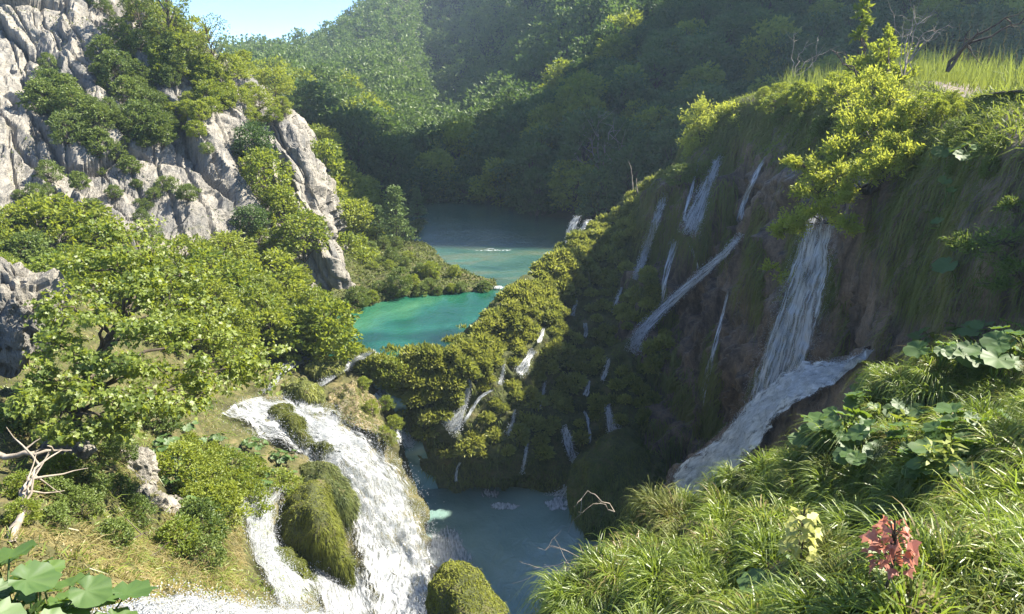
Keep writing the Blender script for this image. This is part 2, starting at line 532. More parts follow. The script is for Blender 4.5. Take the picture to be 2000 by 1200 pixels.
def d_bank(G, N):
    return 0.22 * fbm(G, 0.6, 4, 8) + 0.07 * ridged(G, 1.9, 3, 12)
bank_rows = [
    [(-300, 560, 32), (0, 520, 35), (150, 500, 38), (330, 505, 41), (440, 510, 43), (560, 570, 45), (640, 590, 46), (690, 590, 47), (705, 600, 48)],
    [(-300, 700, 20), (0, 690, 20), (150, 650, 26), (330, 630, 31), (450, 630, 34), (560, 645, 36.5), (640, 660, 37.5), (668, 675, 38), (690, 690, 39)],
    [(-300, 780, 15), (0, 770, 16), (150, 740, 21), (310, 720, 27), (440, 710, 31.5), (560, 705, 34.3), (640, 712, 34.6), (700, 715, 34.9), (745, 725, 35.6)],
    [(-300, 850, 13), (0, 840, 13), (150, 810, 18), (300, 790, 24), (430, 785, 28.6), (540, 765, 31.0), (640, 775, 31.4), (710, 780, 32.3), (775, 800, 34.5)],
    [(-300, 1000, 10), (0, 960, 10.5), (130, 940, 12.5), (280, 920, 17), (400, 890, 23), (520, 868, 27), (620, 860, 28.8), (715, 855, 30.3), (800, 905, 35)],
    [(-300, 1100, 8), (0, 1060, 8.5), (150, 1060, 10), (300, 1060, 13.5), (430, 1010, 18.5), (540, 985, 23), (620, 960, 26), (690, 955, 28.6), (845, 1035, 33.6)],
    [(-300, 1250, 5.5), (0, 1180, 6.5), (180, 1150, 8.5), (330, 1160, 11), (480, 1140, 16.5), (580, 1110, 21.5), (670, 1100, 25.5), (735, 1085, 27.8), (870, 1130, 30.5)],
    [(-300, 1450, 4), (0, 1350, 4.5), (200, 1300, 6.5), (400, 1300, 9), (560, 1290, 13.5), (680, 1270, 18), (760, 1250, 23), (830, 1230, 26), (920, 1240, 28)],
]
LBANK = Patch(bank_rows, 220, 220, d_bank)
LBANK.build('river_bank', BANK, kind='structure')
add_bvh('lbank', LBANK)

def d_mound(G, N):
    b = vnoise(G * 0.33, 5)
    return 0.7 * np.maximum(b, -0.2) + 0.75 * (0.45 - np.abs(vnoise(G * 0.55, 14))) + 0.4 * (0.4 - np.abs(vnoise(G * 1.2, 15))) + 0.12 * fbm(G, 1.9, 3, 25) - 0.25
mound_rows = [
    [(700, 690, 38), (760, 676, 37.5), (875, 655, 38.5), (995, 575, 43.5), (1105, 485, 51), (1205, 408, 55), (1320, 335, 53), (1400, 335, 52)],
    [(697, 708, 34.6), (762, 696, 34.1), (872, 682, 34), (990, 597, 38.5), (1100, 496, 45), (1200, 414, 49), (1308, 335, 48), (1390, 335, 48)],
    [(730, 735, 34.0), (772, 735, 33.6), (860, 735, 33.7), (965, 690, 36.3), (1080, 620, 40), (1180, 545, 44), (1262, 470, 44.8), (1350, 470, 46)],
    [(750, 765, 34.0), (780, 795, 33.8), (852, 825, 34.0), (955, 805, 35.2), (1062, 770, 37.2), (1160, 700, 40), (1240, 625, 41), (1330, 640, 42)],
    [(765, 790, 34.2), (790, 850, 34.4), (838, 905, 35.2), (945, 905, 35.0), (1065, 890, 35.6), (1165, 850, 36.5), (1240, 790, 37.5), (1330, 800, 38.5)],
    [(772, 800, 35), (800, 890, 35.8), (828, 968, 36.6), (940, 975, 36.6), (1065, 990, 36.2), (1180, 975, 35), (1250, 930, 35), (1350, 940, 36)],
    [(775, 830, 36), (800, 930, 37), (826, 1000, 38), (940, 1010, 38), (1065, 1020, 37.4), (1180, 1020, 36), (1260, 1020, 35.5), (1350, 1020, 36)],
]
MOUND = Patch(mound_rows, 220, 260, d_mound)
MOUND.build('travertine_barrier', MOSSROCK, kind='structure')
add_bvh('mound', MOUND)

def d_wall(G, N):
    cols = np.array([1.0, 1.0, 0.22])
    r = 0.9 * ridged(G * cols, 0.32, 3, 41) + 0.4 * ridged(G * cols, 1.0, 3, 51) + 0.16 * fbm(G, 2.2, 3, 61)
    led = vnoise(G * np.array([0.25, 0.25, 0.8]), 52)
    r = r + 0.55 * np.clip(led * 2.5, -0.6, 0.6) + 0.3 * np.abs(vnoise(G * np.array([1.3, 1.3, 0.7]), 53))
    k = np.clip((CAM[2] - 0.6 - G[..., 2]) / 2.0, 0.15, 1) * np.clip(proj(G)[2] / 32, 0.15, 1)
    top = np.clip((4.05 / 7 - np.linspace(0, 1, G.shape[0])) / 0.13, 0.12, 1)[:, None]
    return (r * k - 0.2) * top
wall_rows = [
    [(1255, 1000, 38), (1290, 1040, 37), (1350, 1030, 35.4), (1420, 1030, 33.4), (1490, 1030, 28.5), (1590, 1000, 23), (1690, 900, 18), (1800, 850, 14), (1950, 800, 11), (2250, 800, 9)],
    [(1262, 760, 42), (1268, 770, 39.5), (1350, 770, 37), (1435, 760, 34.8), (1500, 760, 29.8), (1590, 760, 24.8), (1695, 715, 19.6), (1790, 680, 15.6), (1950, 640, 12), (2250, 640, 9.5)],
    [(1265, 570, 45), (1270, 575, 42.8), (1365, 570, 39.6), (1460, 560, 36.8), (1530, 560, 31), (1610, 560, 25.4), (1710, 560, 20.3), (1800, 540, 16), (1950, 500, 12), (2250, 500, 9.5)],
    [(1290, 420, 47), (1305, 410, 44.3), (1390, 390, 41.4), (1480, 380, 37.8), (1565, 390, 31.6), (1650, 400, 25.6), (1740, 400, 20.3), (1830, 390, 16), (1960, 350, 12), (2250, 350, 9.5)],
    [(1318, 352, 48), (1338, 318, 45), (1408, 268, 42), (1500, 238, 38), (1600, 240, 31.4), (1690, 250, 25.4), (1780, 258, 20.2), (1860, 285, 15.8), (1975, 270, 12.0), (2230, 265, 9.6)],
    [(1330, 330, 50), (1358, 262, 47), (1432, 205, 44), (1530, 178, 40), (1640, 172, 33.5), (1710, 172, 27), (1800, 182, 22.8), (1890, 205, 19.4), (1990, 185, 15.8), (2230, 172, 13.0)],
    [(1340, 390, 55), (1372, 370, 54), (1450, 330, 53), (1560, 240, 49), (1680, 162, 43), (1760, 160, 36), (1850, 160, 30), (1950, 182, 26), (2080, 178, 21), (2350, 168, 17)],
    [(1300, 400, 66), (1340, 395, 66), (1440, 380, 66), (1560, 300, 68), (1690, 165, 74), (1800, 160, 74), (1950, 160, 74), (2150, 160, 70), (2450, 160, 66), (2900, 160, 60)],
]
WALL = Patch(wall_rows, 260, 300, d_wall)
WALL.build('travertine_wall', TRAV, kind='structure')
add_bvh('wall', WALL)

def d_near(G, N):
    return 0.30 * fbm(G, 0.85, 2, 18) + 0.10 * fbm(G, 2.2, 3, 28)
near_rows = [
    [(850, 1500, 6), (960, 1350, 5.4), (1200, 1350, 4.6), (1500, 1350, 3.6), (1800, 1350, 3.0), (2200, 1350, 2.6)],
    [(1000, 1330, 8.5), (1090, 1220, 7.0), (1260, 1180, 6.2), (1500, 1170, 5.0), (1800, 1150, 4.2), (2200, 1120, 3.6)],
    [(1110, 1200, 9.5), (1165, 1110, 8.0), (1320, 1050, 7.2), (1530, 1020, 6.4), (1800, 980, 5.4), (2200, 950, 4.6)],
    [(1225, 1140, 10.5), (1245, 1050, 9.0), (1410, 975, 8.6), (1595, 905, 8.0), (1800, 820, 7.2), (2200, 790, 6.0)],
    [(1320, 1080, 11.2), (1340, 1020, 9.8), (1475, 955, 9.6), (1620, 860, 10.0), (1800, 735, 10.0), (2200, 660, 8.5)],
    [(1400, 1120, 12), (1420, 1070, 11), (1550, 990, 11.5), (1700, 880, 12), (1840, 760, 13), (2200, 680, 11)],
]
NEAR = Patch(near_rows, 130, 150, d_near)
NEAR.build('grassy_bank', BANK, kind='structure')
add_bvh('near', NEAR)

# the outcrop of moss at the foot of the view, below the walkway
knoll_rows = [
    [(790, 1420, 13.6), (850, 1400, 13.0), (930, 1400, 12.8), (1000, 1420, 13.4)],
    [(818, 1260, 15.0), (850, 1210, 14.4), (930, 1215, 14.0), (1010, 1290, 14.8)],
    [(843, 1170, 16), (866, 1130, 15.4), (918, 1125, 15.2), (985, 1195, 15.9)],
    [(855, 1200, 17), (880, 1160, 16.8), (915, 1160, 16.8), (975, 1220, 17)],
    [(850, 1500, 18), (880, 1480, 18), (920, 1480, 18), (975, 1500, 18)],
]
KNOLL = Patch(knoll_rows, 60, 60, lambda G, N: 0.2 * fbm(G, 1.3, 3, 91))
KNOLL.build('mossy_outcrop', MOSSROCK, kind='structure')
add_bvh('knoll', KNOLL)

# a low, wet mat of plants between lake and hill
def d_marsh(G, N):
    return 0.35 * np.maximum(fbm(G, 0.28, 3, 71), -0.15) + 0.12 * fbm(G, 1.1, 3, 72) - 0.02
def pzr(pts): return [('w', *PZ(u, v, z)) for u, v, z in pts]
marsh_rows = [
    pzr([(640, 650, 6.5), (690, 625, 6.6), (745, 594, 6.8), (820, 584, 6.8), (905, 580, 6.8), (985, 572, 6.6)]),
    pzr([(640, 600, 7.4), (690, 590, 7.3), (745, 572, 7.3), (820, 562, 7.35), (905, 558, 7.35), (970, 560, 7.0)]),
    pzr([(650, 560, 7.8), (700, 545, 7.4), (750, 535, 7.3), (820, 530, 7.3), (895, 533, 7.3), (955, 542, 6.9)]),
    pzr([(660, 520, 8.0), (710, 490, 7.5), (760, 485, 7.25), (820, 490, 7.25), (860, 505, 7.15), (920, 522, 6.7)]),
    pzr([(690, 470, 7.8), (720, 445, 7.4), (770, 440, 7.2), (810, 445, 7.1), (830, 470, 6.9), (870, 500, 6.6)]),
    pzr([(700, 420, 7.8), (730, 400, 7.5), (775, 398, 7.3), (820, 400, 7.1), (850, 430, 6.9), (870, 470, 6.6)]),
]
MARSH = Patch(marsh_rows, 90, 110, d_marsh, face=(0, 0, 1))
MARSH.build('marsh_mat', MOSSROCK, kind='structure')
add_bvh('marsh', MARSH)

def flat(name, x0, x1, y0, y1, z, nx, ny, mat, amp=0.0, freq=1.0):
    X, Y = np.meshgrid(np.linspace(x0, x1, nx), np.linspace(y0, y1, ny))
    G = np.stack([X, Y, np.full_like(X, z)], -1)
    if amp: G[..., 2] += amp * fbm(G, freq, 3, 99)
    return obj(name, mesh(name, G.reshape(-1, 3), grid_faces(ny, nx), mat), kind='structure')

LAKE = lake_mat()
POOL = water_mat('pool_water', [(0.35, (0.11, 0.19, 0.17)), (0.65, (0.21, 0.30, 0.265))], 0.25, 1.6, 0.08, 0.5, 0.12)
lv = [704, 694, 682, 650, 620, 590, 560, 525, 490, 450, 415, 385]
lr = [738, 795, 893, 938, 978, 1018, 1060, 1100, 1150, 1220, 1300, 1350]
LK = Patch([pzr([(u0 + (r - u0) * k / 3, v, 7.0) for k in range(4)]) for v, r, u0 in zip(lv, lr, [665, 640] + [630] * 10)], 150, 90, lambda G, N: 0.012 * fbm(G, 0.9, 3, 99), face=(0, 0, 1))
LK.build('lake', LAKE, kind='structure')
flat('pool', -7.6, 16, 22, 42, 0.0, 120, 100, POOL, 0.03, 0.8)
flat('ground', -420, 420, -60, 560, -2.0, 4, 4, SOIL)
# ================================================================ plant building blocks
def tubes(lines, sides=5):
    """lines: list of (points (n,3), radii (n,)) -> V, Q (quads)"""
    Vs, Qs, n0 = [], [], 0
    ang = np.linspace(0, 2 * np.pi, sides, endpoint=False)
    for pts, rad in lines:
        pts = np.asarray(pts, float); rad = np.asarray(rad, float)
        T = unit(np.gradient(pts, axis=0))
        ref = np.array([0.31, 0.17, 0.93]) if abs(T[0, 2]) < 0.8 else np.array([0.93, 0.31, 0.1])
        A = unit(np.cross(T, ref)); B = np.cross(T, A)
        ring = pts[:, None] + rad[:, None, None] * (np.cos(ang)[None, :, None] * A[:, None] + np.sin(ang)[None, :, None] * B[:, None])
        k = len(pts)
        i = np.arange(k - 1)[:, None] * sides + np.arange(sides)[None]
        j = np.arange(k - 1)[:, None] * sides + (np.arange(sides)[None] + 1) % sides
        Qs.append(np.stack([i, j, j + sides, i + sides], -1).reshape(-1, 4) + n0)
        Vs.append(ring.reshape(-1, 3)); n0 += k * sides
    return np.concatenate(Vs), np.concatenate(Qs)

def leaves(C, D, L, W, rng, fold=0.25, t=None, up=None):
    """leaf quads (base, side, tip, side) at C pointing along D"""
    n = len(C)
    D = unit(D)
    R = rng.normal(size=(n, 3)) if up is None else up + 0.5 * rng.normal(size=(n, 3))
    S = unit(np.cross(D, R)); U = np.cross(S, D)
    L = np.broadcast_to(L, (n,))[:, None]; W = np.broadcast_to(W, (n,))[:, None]
    b = C; tip = C + D * L - U * L * 0.12
    m = C + D * L * 0.45 + U * L * fold * 0.3
    V = np.stack([b, m + S * W * 0.5, tip, m - S * W * 0.5], 1).reshape(-1, 3)
    Q = np.arange(n * 4).reshape(-1, 4)
    if t is None: t = rng.random(n)
    return V, Q, np.repeat(t, 4)

def blades(B, D, L, W, droop, rng, seg=3, t=None, taper=1.6):
    """grass blades: arching ribbons from B along D, pulled down by droop"""
    n = len(B)
    D = unit(D)
    L = np.broadcast_to(L, (n,))[:, None]; W = np.broadcast_to(W, (n,))[:, None]
    droop = np.broadcast_to(droop, (n,))[:, None]
    S = unit(np.cross(D, np.array([0, 0, 1.0]) + 0.6 * rng.normal(size=(n, 3))))
    down = np.array([0, 0, -1.0])
    rows = []
    for k in range(seg + 1):
        x = k / seg
        p = B + D * L * x * (1 - 0.25 * droop * x) + down * L * droop * x ** 2
        w = W * 0.5 * max(0.06, 1 - x ** taper)
        rows += [p - S * w, p + S * w]
    V = np.stack(rows, 1)
    base = np.arange(n)[:, None, None] * (2 * (seg + 1))
    q = np.array([[2 * k, 2 * k + 1, 2 * k + 3, 2 * k + 2] for k in range(seg)])
    Q = (base + q[None]).reshape(-1, 4)
    if t is None: t = rng.random(n)
    return V.reshape(-1, 3), Q, np.repeat(t, 2 * (seg + 1))

def wobble_line(a, b, n, amp, rng, sag=0.0):
    a, b = np.asarray(a, float), np.asarray(b, float)
    x = np.linspace(0, 1, n)[:, None]
    p = a + (b - a) * x
    p[1:-1] += rng.normal(size=(n - 2, 3)) * amp
    p[:, 2] += sag * np.sin(np.pi * x[:, 0])
    return p

def tree_proto(seed, h=6.0, r=2.3, nclump=34, nleaf=70, leaf=0.26, base=0.32, trunk=0.13, spread=0.62, flat=0.55, droop=0.2, cone=False, sides=5):
    """a broadleaf (or cone-shaped) tree standing at the origin: trunk+limbs mesh data, crown mesh data"""
    g = np.random.default_rng(seed)
    cs = []
    for k in range(nclump):
        z = base + (1 - base) * (k + g.random()) / nclump
        f = (z - base) / (1 - base)
        prof = (1 - f) ** 0.9 * 1.05 if cone else math.sqrt(max(0.02, 1 - (2 * f - 0.85) ** 2 / 1.45)) * (1.0 - 0.25 * f)
        rr = r * prof * (0.55 + 0.5 * g.random())
        a = k * 2.4 + g.random() * 1.2
        cs.append([rr * math.cos(a), rr * math.sin(a), h * z])
    cs = np.array(cs)
    lean = g.normal(size=2) * 0.05 * h
    tr = np.array([[0, 0, -0.4], [lean[0] * 0.2, lean[1] * 0.2, h * 0.3], [lean[0] * 0.6, lean[1] * 0.6, h * 0.62], [lean[0], lean[1], h * 0.95]])
    trp = catmull(tr, 9, 0)
    lines = [(trp, np.linspace(trunk, trunk * 0.12, 9))]
    for c in cs[:: (1 if nclump < 50 else 2)]:
        zz = max(0.15 * h, c[2] - 0.18 * h - 0.25 * np.hypot(c[0], c[1]))
        i = int(np.clip(zz / (h * 0.95) * 8, 1, 7))
        lines.append((wobble_line(trp[i], c, 5, 0.03 * r, g, 0.03 * h), np.linspace(trunk * 0.35, trunk * 0.05, 5)))
    Vt, Qt = tubes(lines, sides)
    C, D, T = [], [], []
    for c in cs:
        s = r * spread * (0.6 + 0.6 * g.random()) * 0.62
        q = g.normal(size=(nleaf, 3))
        q = unit(q) * (g.random((nleaf, 1)) ** 0.45)
        p = c + q * np.array([s, s, s * flat])
        o = unit(np.concatenate([c[:2] * 0.8, [0.4 * r]]))
        C.append(p)
        D.append(0.7 * unit(p - c) + 0.45 * o + 0.6 * g.normal(size=(nleaf, 3)) + np.array([0, 0, -droop]))
        T.append(np.clip(0.25 + 0.5 * g.random() + 0.25 * g.normal(size=nleaf), 0, 1))
    C, D, T = np.concatenate(C), np.concatenate(D), np.concatenate(T)
    L = leaf * (0.7 + 0.6 * g.random(len(C)))
    return (Vt, Qt), leaves(C, D, L, L * 0.62, g, t=T)

BARK = bark_mat('bark', (0.035, 0.028, 0.02), (0.12, 0.1, 0.075))
DEADWOOD = bark_mat('dead_wood', (0.16, 0.13, 0.1), (0.4, 0.35, 0.28))
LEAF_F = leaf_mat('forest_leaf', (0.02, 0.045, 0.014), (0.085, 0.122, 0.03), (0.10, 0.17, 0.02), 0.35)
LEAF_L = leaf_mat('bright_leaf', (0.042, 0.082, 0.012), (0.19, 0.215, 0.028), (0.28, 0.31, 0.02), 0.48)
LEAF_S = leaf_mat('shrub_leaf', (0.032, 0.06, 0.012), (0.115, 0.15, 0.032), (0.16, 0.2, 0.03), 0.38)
LEAF_M = leaf_mat('maple_leaf', (0.036, 0.07, 0.012), (0.185, 0.215, 0.028), (0.28, 0.31, 0.02), 0.48, 0.08)
LEAF_Y = leaf_mat('willow_leaf', (0.10, 0.14, 0.02), (0.27, 0.30, 0.045), (0.5, 0.5, 0.04), 0.5)
LEAF_B = leaf_mat('butterbur_leaf', (0.016, 0.045, 0.009), (0.06, 0.105, 0.02), (0.2, 0.28, 0.02), 0.36, 0.1, 0.42)
LEAF_T = leaf_mat('tussock_leaf', (0.045, 0.072, 0.017), (0.23, 0.235, 0.05), (0.27, 0.29, 0.04), 0.42, 0.07)
GRASS = leaf_mat('grass_blade', (0.028, 0.056, 0.01), (0.15, 0.19, 0.026), (0.25, 0.33, 0.03), 0.42, 0.1, 0.3, (0.27, 0.2, 0.09))
SEDGE = leaf_mat('hanging_sedge', (0.032, 0.052, 0.014), (0.13, 0.14, 0.036), (0.17, 0.18, 0.035), 0.35, 0.05, 0.4, (0.2, 0.15, 0.07))
STRAW = leaf_mat('dry_grass', (0.07, 0.068, 0.022), (0.25, 0.2, 0.085), (0.25, 0.21, 0.07), 0.3, 0.05)
MOSS = leaf_mat('moss', (0.04, 0.05, 0.01), (0.135, 0.145, 0.024), (0.17, 0.18, 0.02), 0.25, 0.02)
MOSS_D = leaf_mat('damp_moss', (0.032, 0.052, 0.012), (0.11, 0.125, 0.03), (0.1, 0.11, 0.02), 0.25, 0.02)
NEEDLE = leaf_mat('spruce_needle', (0.03, 0.07, 0.02), (0.1, 0.14, 0.04), (0.12, 0.16, 0.03), 0.25)
RED = leaf_mat('red_leaf', (0.2, 0.068, 0.045), (0.35, 0.15, 0.095), (0.4, 0.14, 0.08), 0.4, 0.08)
PALE = leaf_mat('pale_leaf', (0.2, 0.21, 0.06), (0.42, 0.42, 0.14), (0.45, 0.45, 0.1), 0.4, 0.06)
REED = leaf_mat('reed_blade', (0.035, 0.06, 0.012), (0.15, 0.18, 0.03), (0.26, 0.3, 0.04), 0.42, 0.06, 0.4, (0.22, 0.16, 0.08))

def mesh_pair(name, pr, leafmat, bark=BARK):
    (Vt, Qt), (Vc, Qc, Tc) = pr
    return mesh(name + '_trunk', Vt, Qt, bark), mesh(name + '_crown', Vc, Qc, leafmat, t=Tc, smooth=False)

def plant(name, pair, loc, scale, rotz, label, cat, group, parts=('trunk', 'crown'), tilt=(0, 0)):
    e = obj(name, None, loc=loc, rot=(tilt[0], tilt[1], rotz), scale=scale, label=label, cat=cat, group=group)
    for nm, me in zip(parts, pair):
        obj(nm, me, e)
    return e

def remesh(pair, leafmat):
    """the same shapes with another leaf"""
    c = pair[1].copy(); c.materials.clear(); c.materials.append(leafmat)
    return pair[0], c

FT = [mesh_pair('forest_tree', tree_proto(100 + k, nclump=30, nleaf=80, leaf=0.34, r=2.3 + 0.25 * (k % 3)), LEAF_F) for k in range(6)]
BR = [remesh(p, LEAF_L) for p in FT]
SH_ = [mesh_pair('shrub', tree_proto(200 + k, h=1.4 + 0.12 * k, r=0.8 + 0.09 * (k * 2 % 5), nclump=44, nleaf=50, leaf=0.125, base=0.1, trunk=0.035, spread=0.42, flat=0.5), LEAF_S) for k in range(5)]
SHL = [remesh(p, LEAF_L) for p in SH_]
# ================================================================ forest on the hill
g = np.random.default_rng(11)
pts, nrs = HILL.sample(11000, lambda u, v, p, n: (u > 440) & (u < 2060) & (v < 470) & (v > -130), g)
u, v, d = proj(pts)
ok = (u > 440) & (u < 2060) & (v < 455) & (v > -140)
pts, d, u, v = pts[ok], d[ok], u[ok], v[ok]
# hide-check against the nearer ground
keep = []
for p in pts:
    w = Vector(p + np.array([0, 0, 4.5]) - CAM)
    vis = True
    for k in ('cliff', 'wall', 'mound', 'hill'):
        loc, nn, i, dist = BV[k].ray_cast(Vector(CAM), w.normalized(), w.length - 3.0)
        if loc is not None:
            vis = False; break
    keep.append(vis)
keep = np.array(keep)
pts, d, u, v = pts[keep], d[keep], u[keep], v[keep]
sel = []
def rock_gap(u, v):
    return ell(u, v, 715, 245, 26, 46) or ell(u, v, 770, 133, 24, 20) or ell(u, v, 699, 305, 16, 34) or ell(u, v, 848, 265, 26, 34)
cell = {}
for i in np.argsort(d + g.random(len(d)) * 8):
    if rock_gap(u[i], v[i]): continue
    rad = 2.7 if d[i] < 110 else 3.4 if d[i] < 150 else 3.9
    key = (int(pts[i, 0] // 4), int(pts[i, 1] // 4))
    bad = False
    for a in (-1, 0, 1):
        for b in (-1, 0, 1):
            for j in cell.get((key[0] + a, key[1] + b), ()):
                if np.hypot(*(pts[j, :2] - pts[i, :2])) < rad: bad = True
    if not bad:
        sel.append(i); cell.setdefault(key, []).append(i)
sel = np.array(sel)
HILL_MARKS = [(560, 110, 'near the skyline where the hill meets the open sky'), (770, 60, 'high on the hill above the rounded grey rock knob'), (770, 150, 'around the rounded grey rock knob'), (700, 230, 'around the tall pale rock pillar'), (640, 180, 'on the sunlit slope behind the cliff crest'),
              (700, 330, 'below the narrow rock tooth'), (800, 350, 'above the spruces on the far shore'), (870, 240, 'in the dim hollow where two slopes meet'), (950, 380, 'at the shady foot of the hill by the far shallows'), (1010, 200, 'on the middle of the shaded hill slope'), (1000, 60, 'high on the shaded hill slope'),
              (1170, 330, 'around the leafless grey tree'), (1200, 180, 'on the shaded hill beyond the wall shoulder'), (1250, 40, 'high on the shaded hill beyond the wall shoulder'), (1450, 100, 'on the hill behind the pale shrub of the wall shoulder'), (1600, 60, 'on the hill behind the far plateau grass'), (1690, 50, 'on the hill behind the slim upright sapling'), (1850, 30, 'on the hill behind the reed bed')]
order = sel[np.argsort(d[sel])]
for n_, i in enumerate(order[:290]):
    k = int(g.integers(6))
    s = (0.8 + 0.5 * g.random()) * (1.0 if d[i] < 120 else 1.1)
    bright_leaved = g.random() < 0.25  # a random share of the trees gets the brighter leaf colour
    plant('forest_tree', (BR if bright_leaved else FT)[k], pts[i] - np.array([0, 0, 0.9]), (s * (0.9 + 0.3 * g.random()), s, s * (0.85 + 0.35 * g.random())), g.random() * 6.28,
          f"{size_word(s, 0.97, 1.2, ('low', 'mid-sized', 'tall'))} {'bright' if bright_leaved else 'dark'} green tree {beside(u[i], v[i], HILL_MARKS)}", 'tree', 'trees on the wooded hill')
far = order[290:]
FARM = []
for k in range(3):
    FARM.append(tree_proto(300 + k, nclump=16, nleaf=20, leaf=0.56, r=2.5)[1])
parts_ = []
for i in far:
    V, Q, T = FARM[int(g.integers(3))]
    a = g.random() * 6.28; s = 0.85 + 0.5 * g.random()
    R = np.array([[math.cos(a), -math.sin(a), 0], [math.sin(a), math.cos(a), 0], [0, 0, 1 + 0.2 * g.random()]]) * s
    parts_.append((V @ R.T + pts[i] - np.array([0, 0, 0.8]), Q, np.clip(T * 0.7 + 0.35 * g.random(), 0, 1)))
if parts_:
    V, Q, T = merge(parts_)
    obj('forest', mesh('forest', V, Q, LEAF_F, t=T, smooth=False), kind='stuff', label='far wooded hillside closing the valley', cat='forest')
print('forest', len(order), 'far', len(far))

# grey outcrops between the trees
def boulder(name, c, r, mat, label, cat='rock', seed=0, amp=0.28, group=None, sub=40, flat=0.0):
    th = np.linspace(0, np.pi, sub); ph = np.linspace(0, 2 * np.pi, 2 * sub)
    TH, PH = np.meshgrid(th, ph, indexing='ij')
    S = np.stack([np.sin(TH) * np.cos(PH), np.sin(TH) * np.sin(PH), np.cos(TH)], -1)
    f1, c1 = facets(S * 1.3 + seed * 3.1, seed); f2, c2 = facets(S * 3.4 + seed, seed + 2)
    k = 1 + amp * fbm(S + seed, 1.4, 3, seed) + amp * (0.9 * f1 - 0.3 * c1 + 0.3 * f2 - 0.12 * c2)
    k[0] = k[0].mean(); k[-1] = k[-1].mean(); k[:, -1] = k[:, 0]
    G = S * k[..., None] * np.asarray(r, float)
    return obj(name, mesh(name, G.reshape(-1, 3), grid_faces(sub, 2 * sub), mat, smooth=False), loc=c, label=label, cat=cat, group=group)
for (uu, vv, ru, rv, lab) in [(716, 250, 20, 44, 'tall pale rock pillar rising between trees on the sunlit hill spur'), (769, 134, 24, 19, 'rounded grey rock knob high on the wooded hill'), (699, 305, 13, 32, 'narrow pale rock tooth below the tall pillar on the hill spur')]:
    p, n, dd = hit(uu, vv + rv * 0.8, ('hill',))
    dd -= 5.0
    c = P(uu, vv, dd); sc = dd / F
    boulder('rock_outcrop', c, (ru * sc * 1.15, ru * sc * 1.2, rv * sc * 1.1), ROCK, lab, 'rock', int(uu) % 13, 0.22)

# ================================================================ shrubs and trees on the cliff
g = np.random.default_rng(21)
CLIFF_MARKS = [(80, 40, 'on the bare slabs of the cliff top'), (100, 180, 'on the ledge crossing the big bare slab'), (190, 250, 'in the broad green band across the cliff'), (290, 240, 'at the inner end of the green band'), (250, 130, 'in the dense thicket under the cliff top'), (290, 50, 'below the leafy skyline tree'), (345, 100, 'below the feathery skyline tree'),
               (425, 150, 'below the sparse skyline tree'), (380, 215, 'above the tall grey cliff face'), (510, 200, 'on the crest above the outer rock fin'), (470, 330, 'beside the tree-filled gully'), (330, 400, 'on the tall grey cliff face'), (60, 400, 'low on the cliff above the bank shrubs'), (180, 380, 'low on the rough pale cliff foot')]
BANK_MARKS = [(40, 480, 'under the rough cliff foot'), (190, 490, 'behind the top of the maple'), (330, 540, 'under the tall grey cliff face'), (480, 590, 'below the tree-filled gully'), (590, 600, 'at the foot of the outer rock fin'), (430, 640, 'between the maple and the lake-edge shrubs'), (60, 600, 'beside the large pale boulder'), (600, 660, 'above the white rapids')]
def strew(n, ells, only, sizes, protos, name, label, cat, group, base_h, lift=0.0, minsep=0.6, weights=None):
    """plants standing where the sight lines through the given patches meet the ground"""
    done = []
    tot = np.array([e[2] * e[3] for e in ells], float) if weights is None else np.array(weights, float)
    tries = 0
    while len(done) < n and tries < n * 12:
        tries += 1
        e = ells[g.choice(len(ells), p=tot / tot.sum())]
        r, a = math.sqrt(g.random()), g.random() * 6.283
        uu, vv = e[0] + e[2] * r * math.cos(a), e[1] + e[3] * r * math.sin(a)
        px = sizes[0] + (sizes[1] - sizes[0]) * g.random() ** 1.5
        if any(math.hypot(uu - q[0], vv - q[1]) < minsep * 0.5 * (px + q[2]) for q in done): continue
        h_ = hit(uu, vv + px * 0.35, only)
        if h_ is None: continue
        p, nn, dd = h_
        s = px * dd / F / base_h
        done.append((uu, vv, px))
        k = int(g.integers(len(protos)))
        plant(name, protos[k], p - np.array([0, 0, 0.08 * px * dd / F]) + nn * lift * s, (s * (0.9 + 0.4 * g.random()), s, s * (0.8 + 0.35 * g.random())), g.random() * 6.28,
              label if isinstance(label, str) else label(uu, vv, px), cat, group, ('stem', 'foliage') if cat == 'shrub' else ('trunk', 'crown'))
    return done

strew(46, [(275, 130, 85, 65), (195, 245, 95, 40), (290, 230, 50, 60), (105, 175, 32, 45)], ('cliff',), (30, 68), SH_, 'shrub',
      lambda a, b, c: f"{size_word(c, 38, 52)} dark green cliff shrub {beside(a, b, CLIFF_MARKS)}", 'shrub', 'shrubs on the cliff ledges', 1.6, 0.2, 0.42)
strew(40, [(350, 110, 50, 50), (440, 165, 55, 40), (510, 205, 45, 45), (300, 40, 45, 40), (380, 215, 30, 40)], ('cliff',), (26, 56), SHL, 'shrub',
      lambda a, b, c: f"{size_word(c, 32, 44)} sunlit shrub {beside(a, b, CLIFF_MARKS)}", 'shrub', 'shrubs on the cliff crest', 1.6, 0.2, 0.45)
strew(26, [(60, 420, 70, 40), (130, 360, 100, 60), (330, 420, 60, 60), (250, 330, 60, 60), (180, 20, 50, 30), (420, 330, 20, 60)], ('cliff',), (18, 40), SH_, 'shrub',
      lambda a, b, c: f"{size_word(c, 23, 30, ('tiny', 'little', 'small'))} shrub clinging to bare cliff rock {beside(a, b, CLIFF_MARKS)}", 'shrub', 'small shrubs on bare cliff rock', 1.6, 0.2, 0.9)
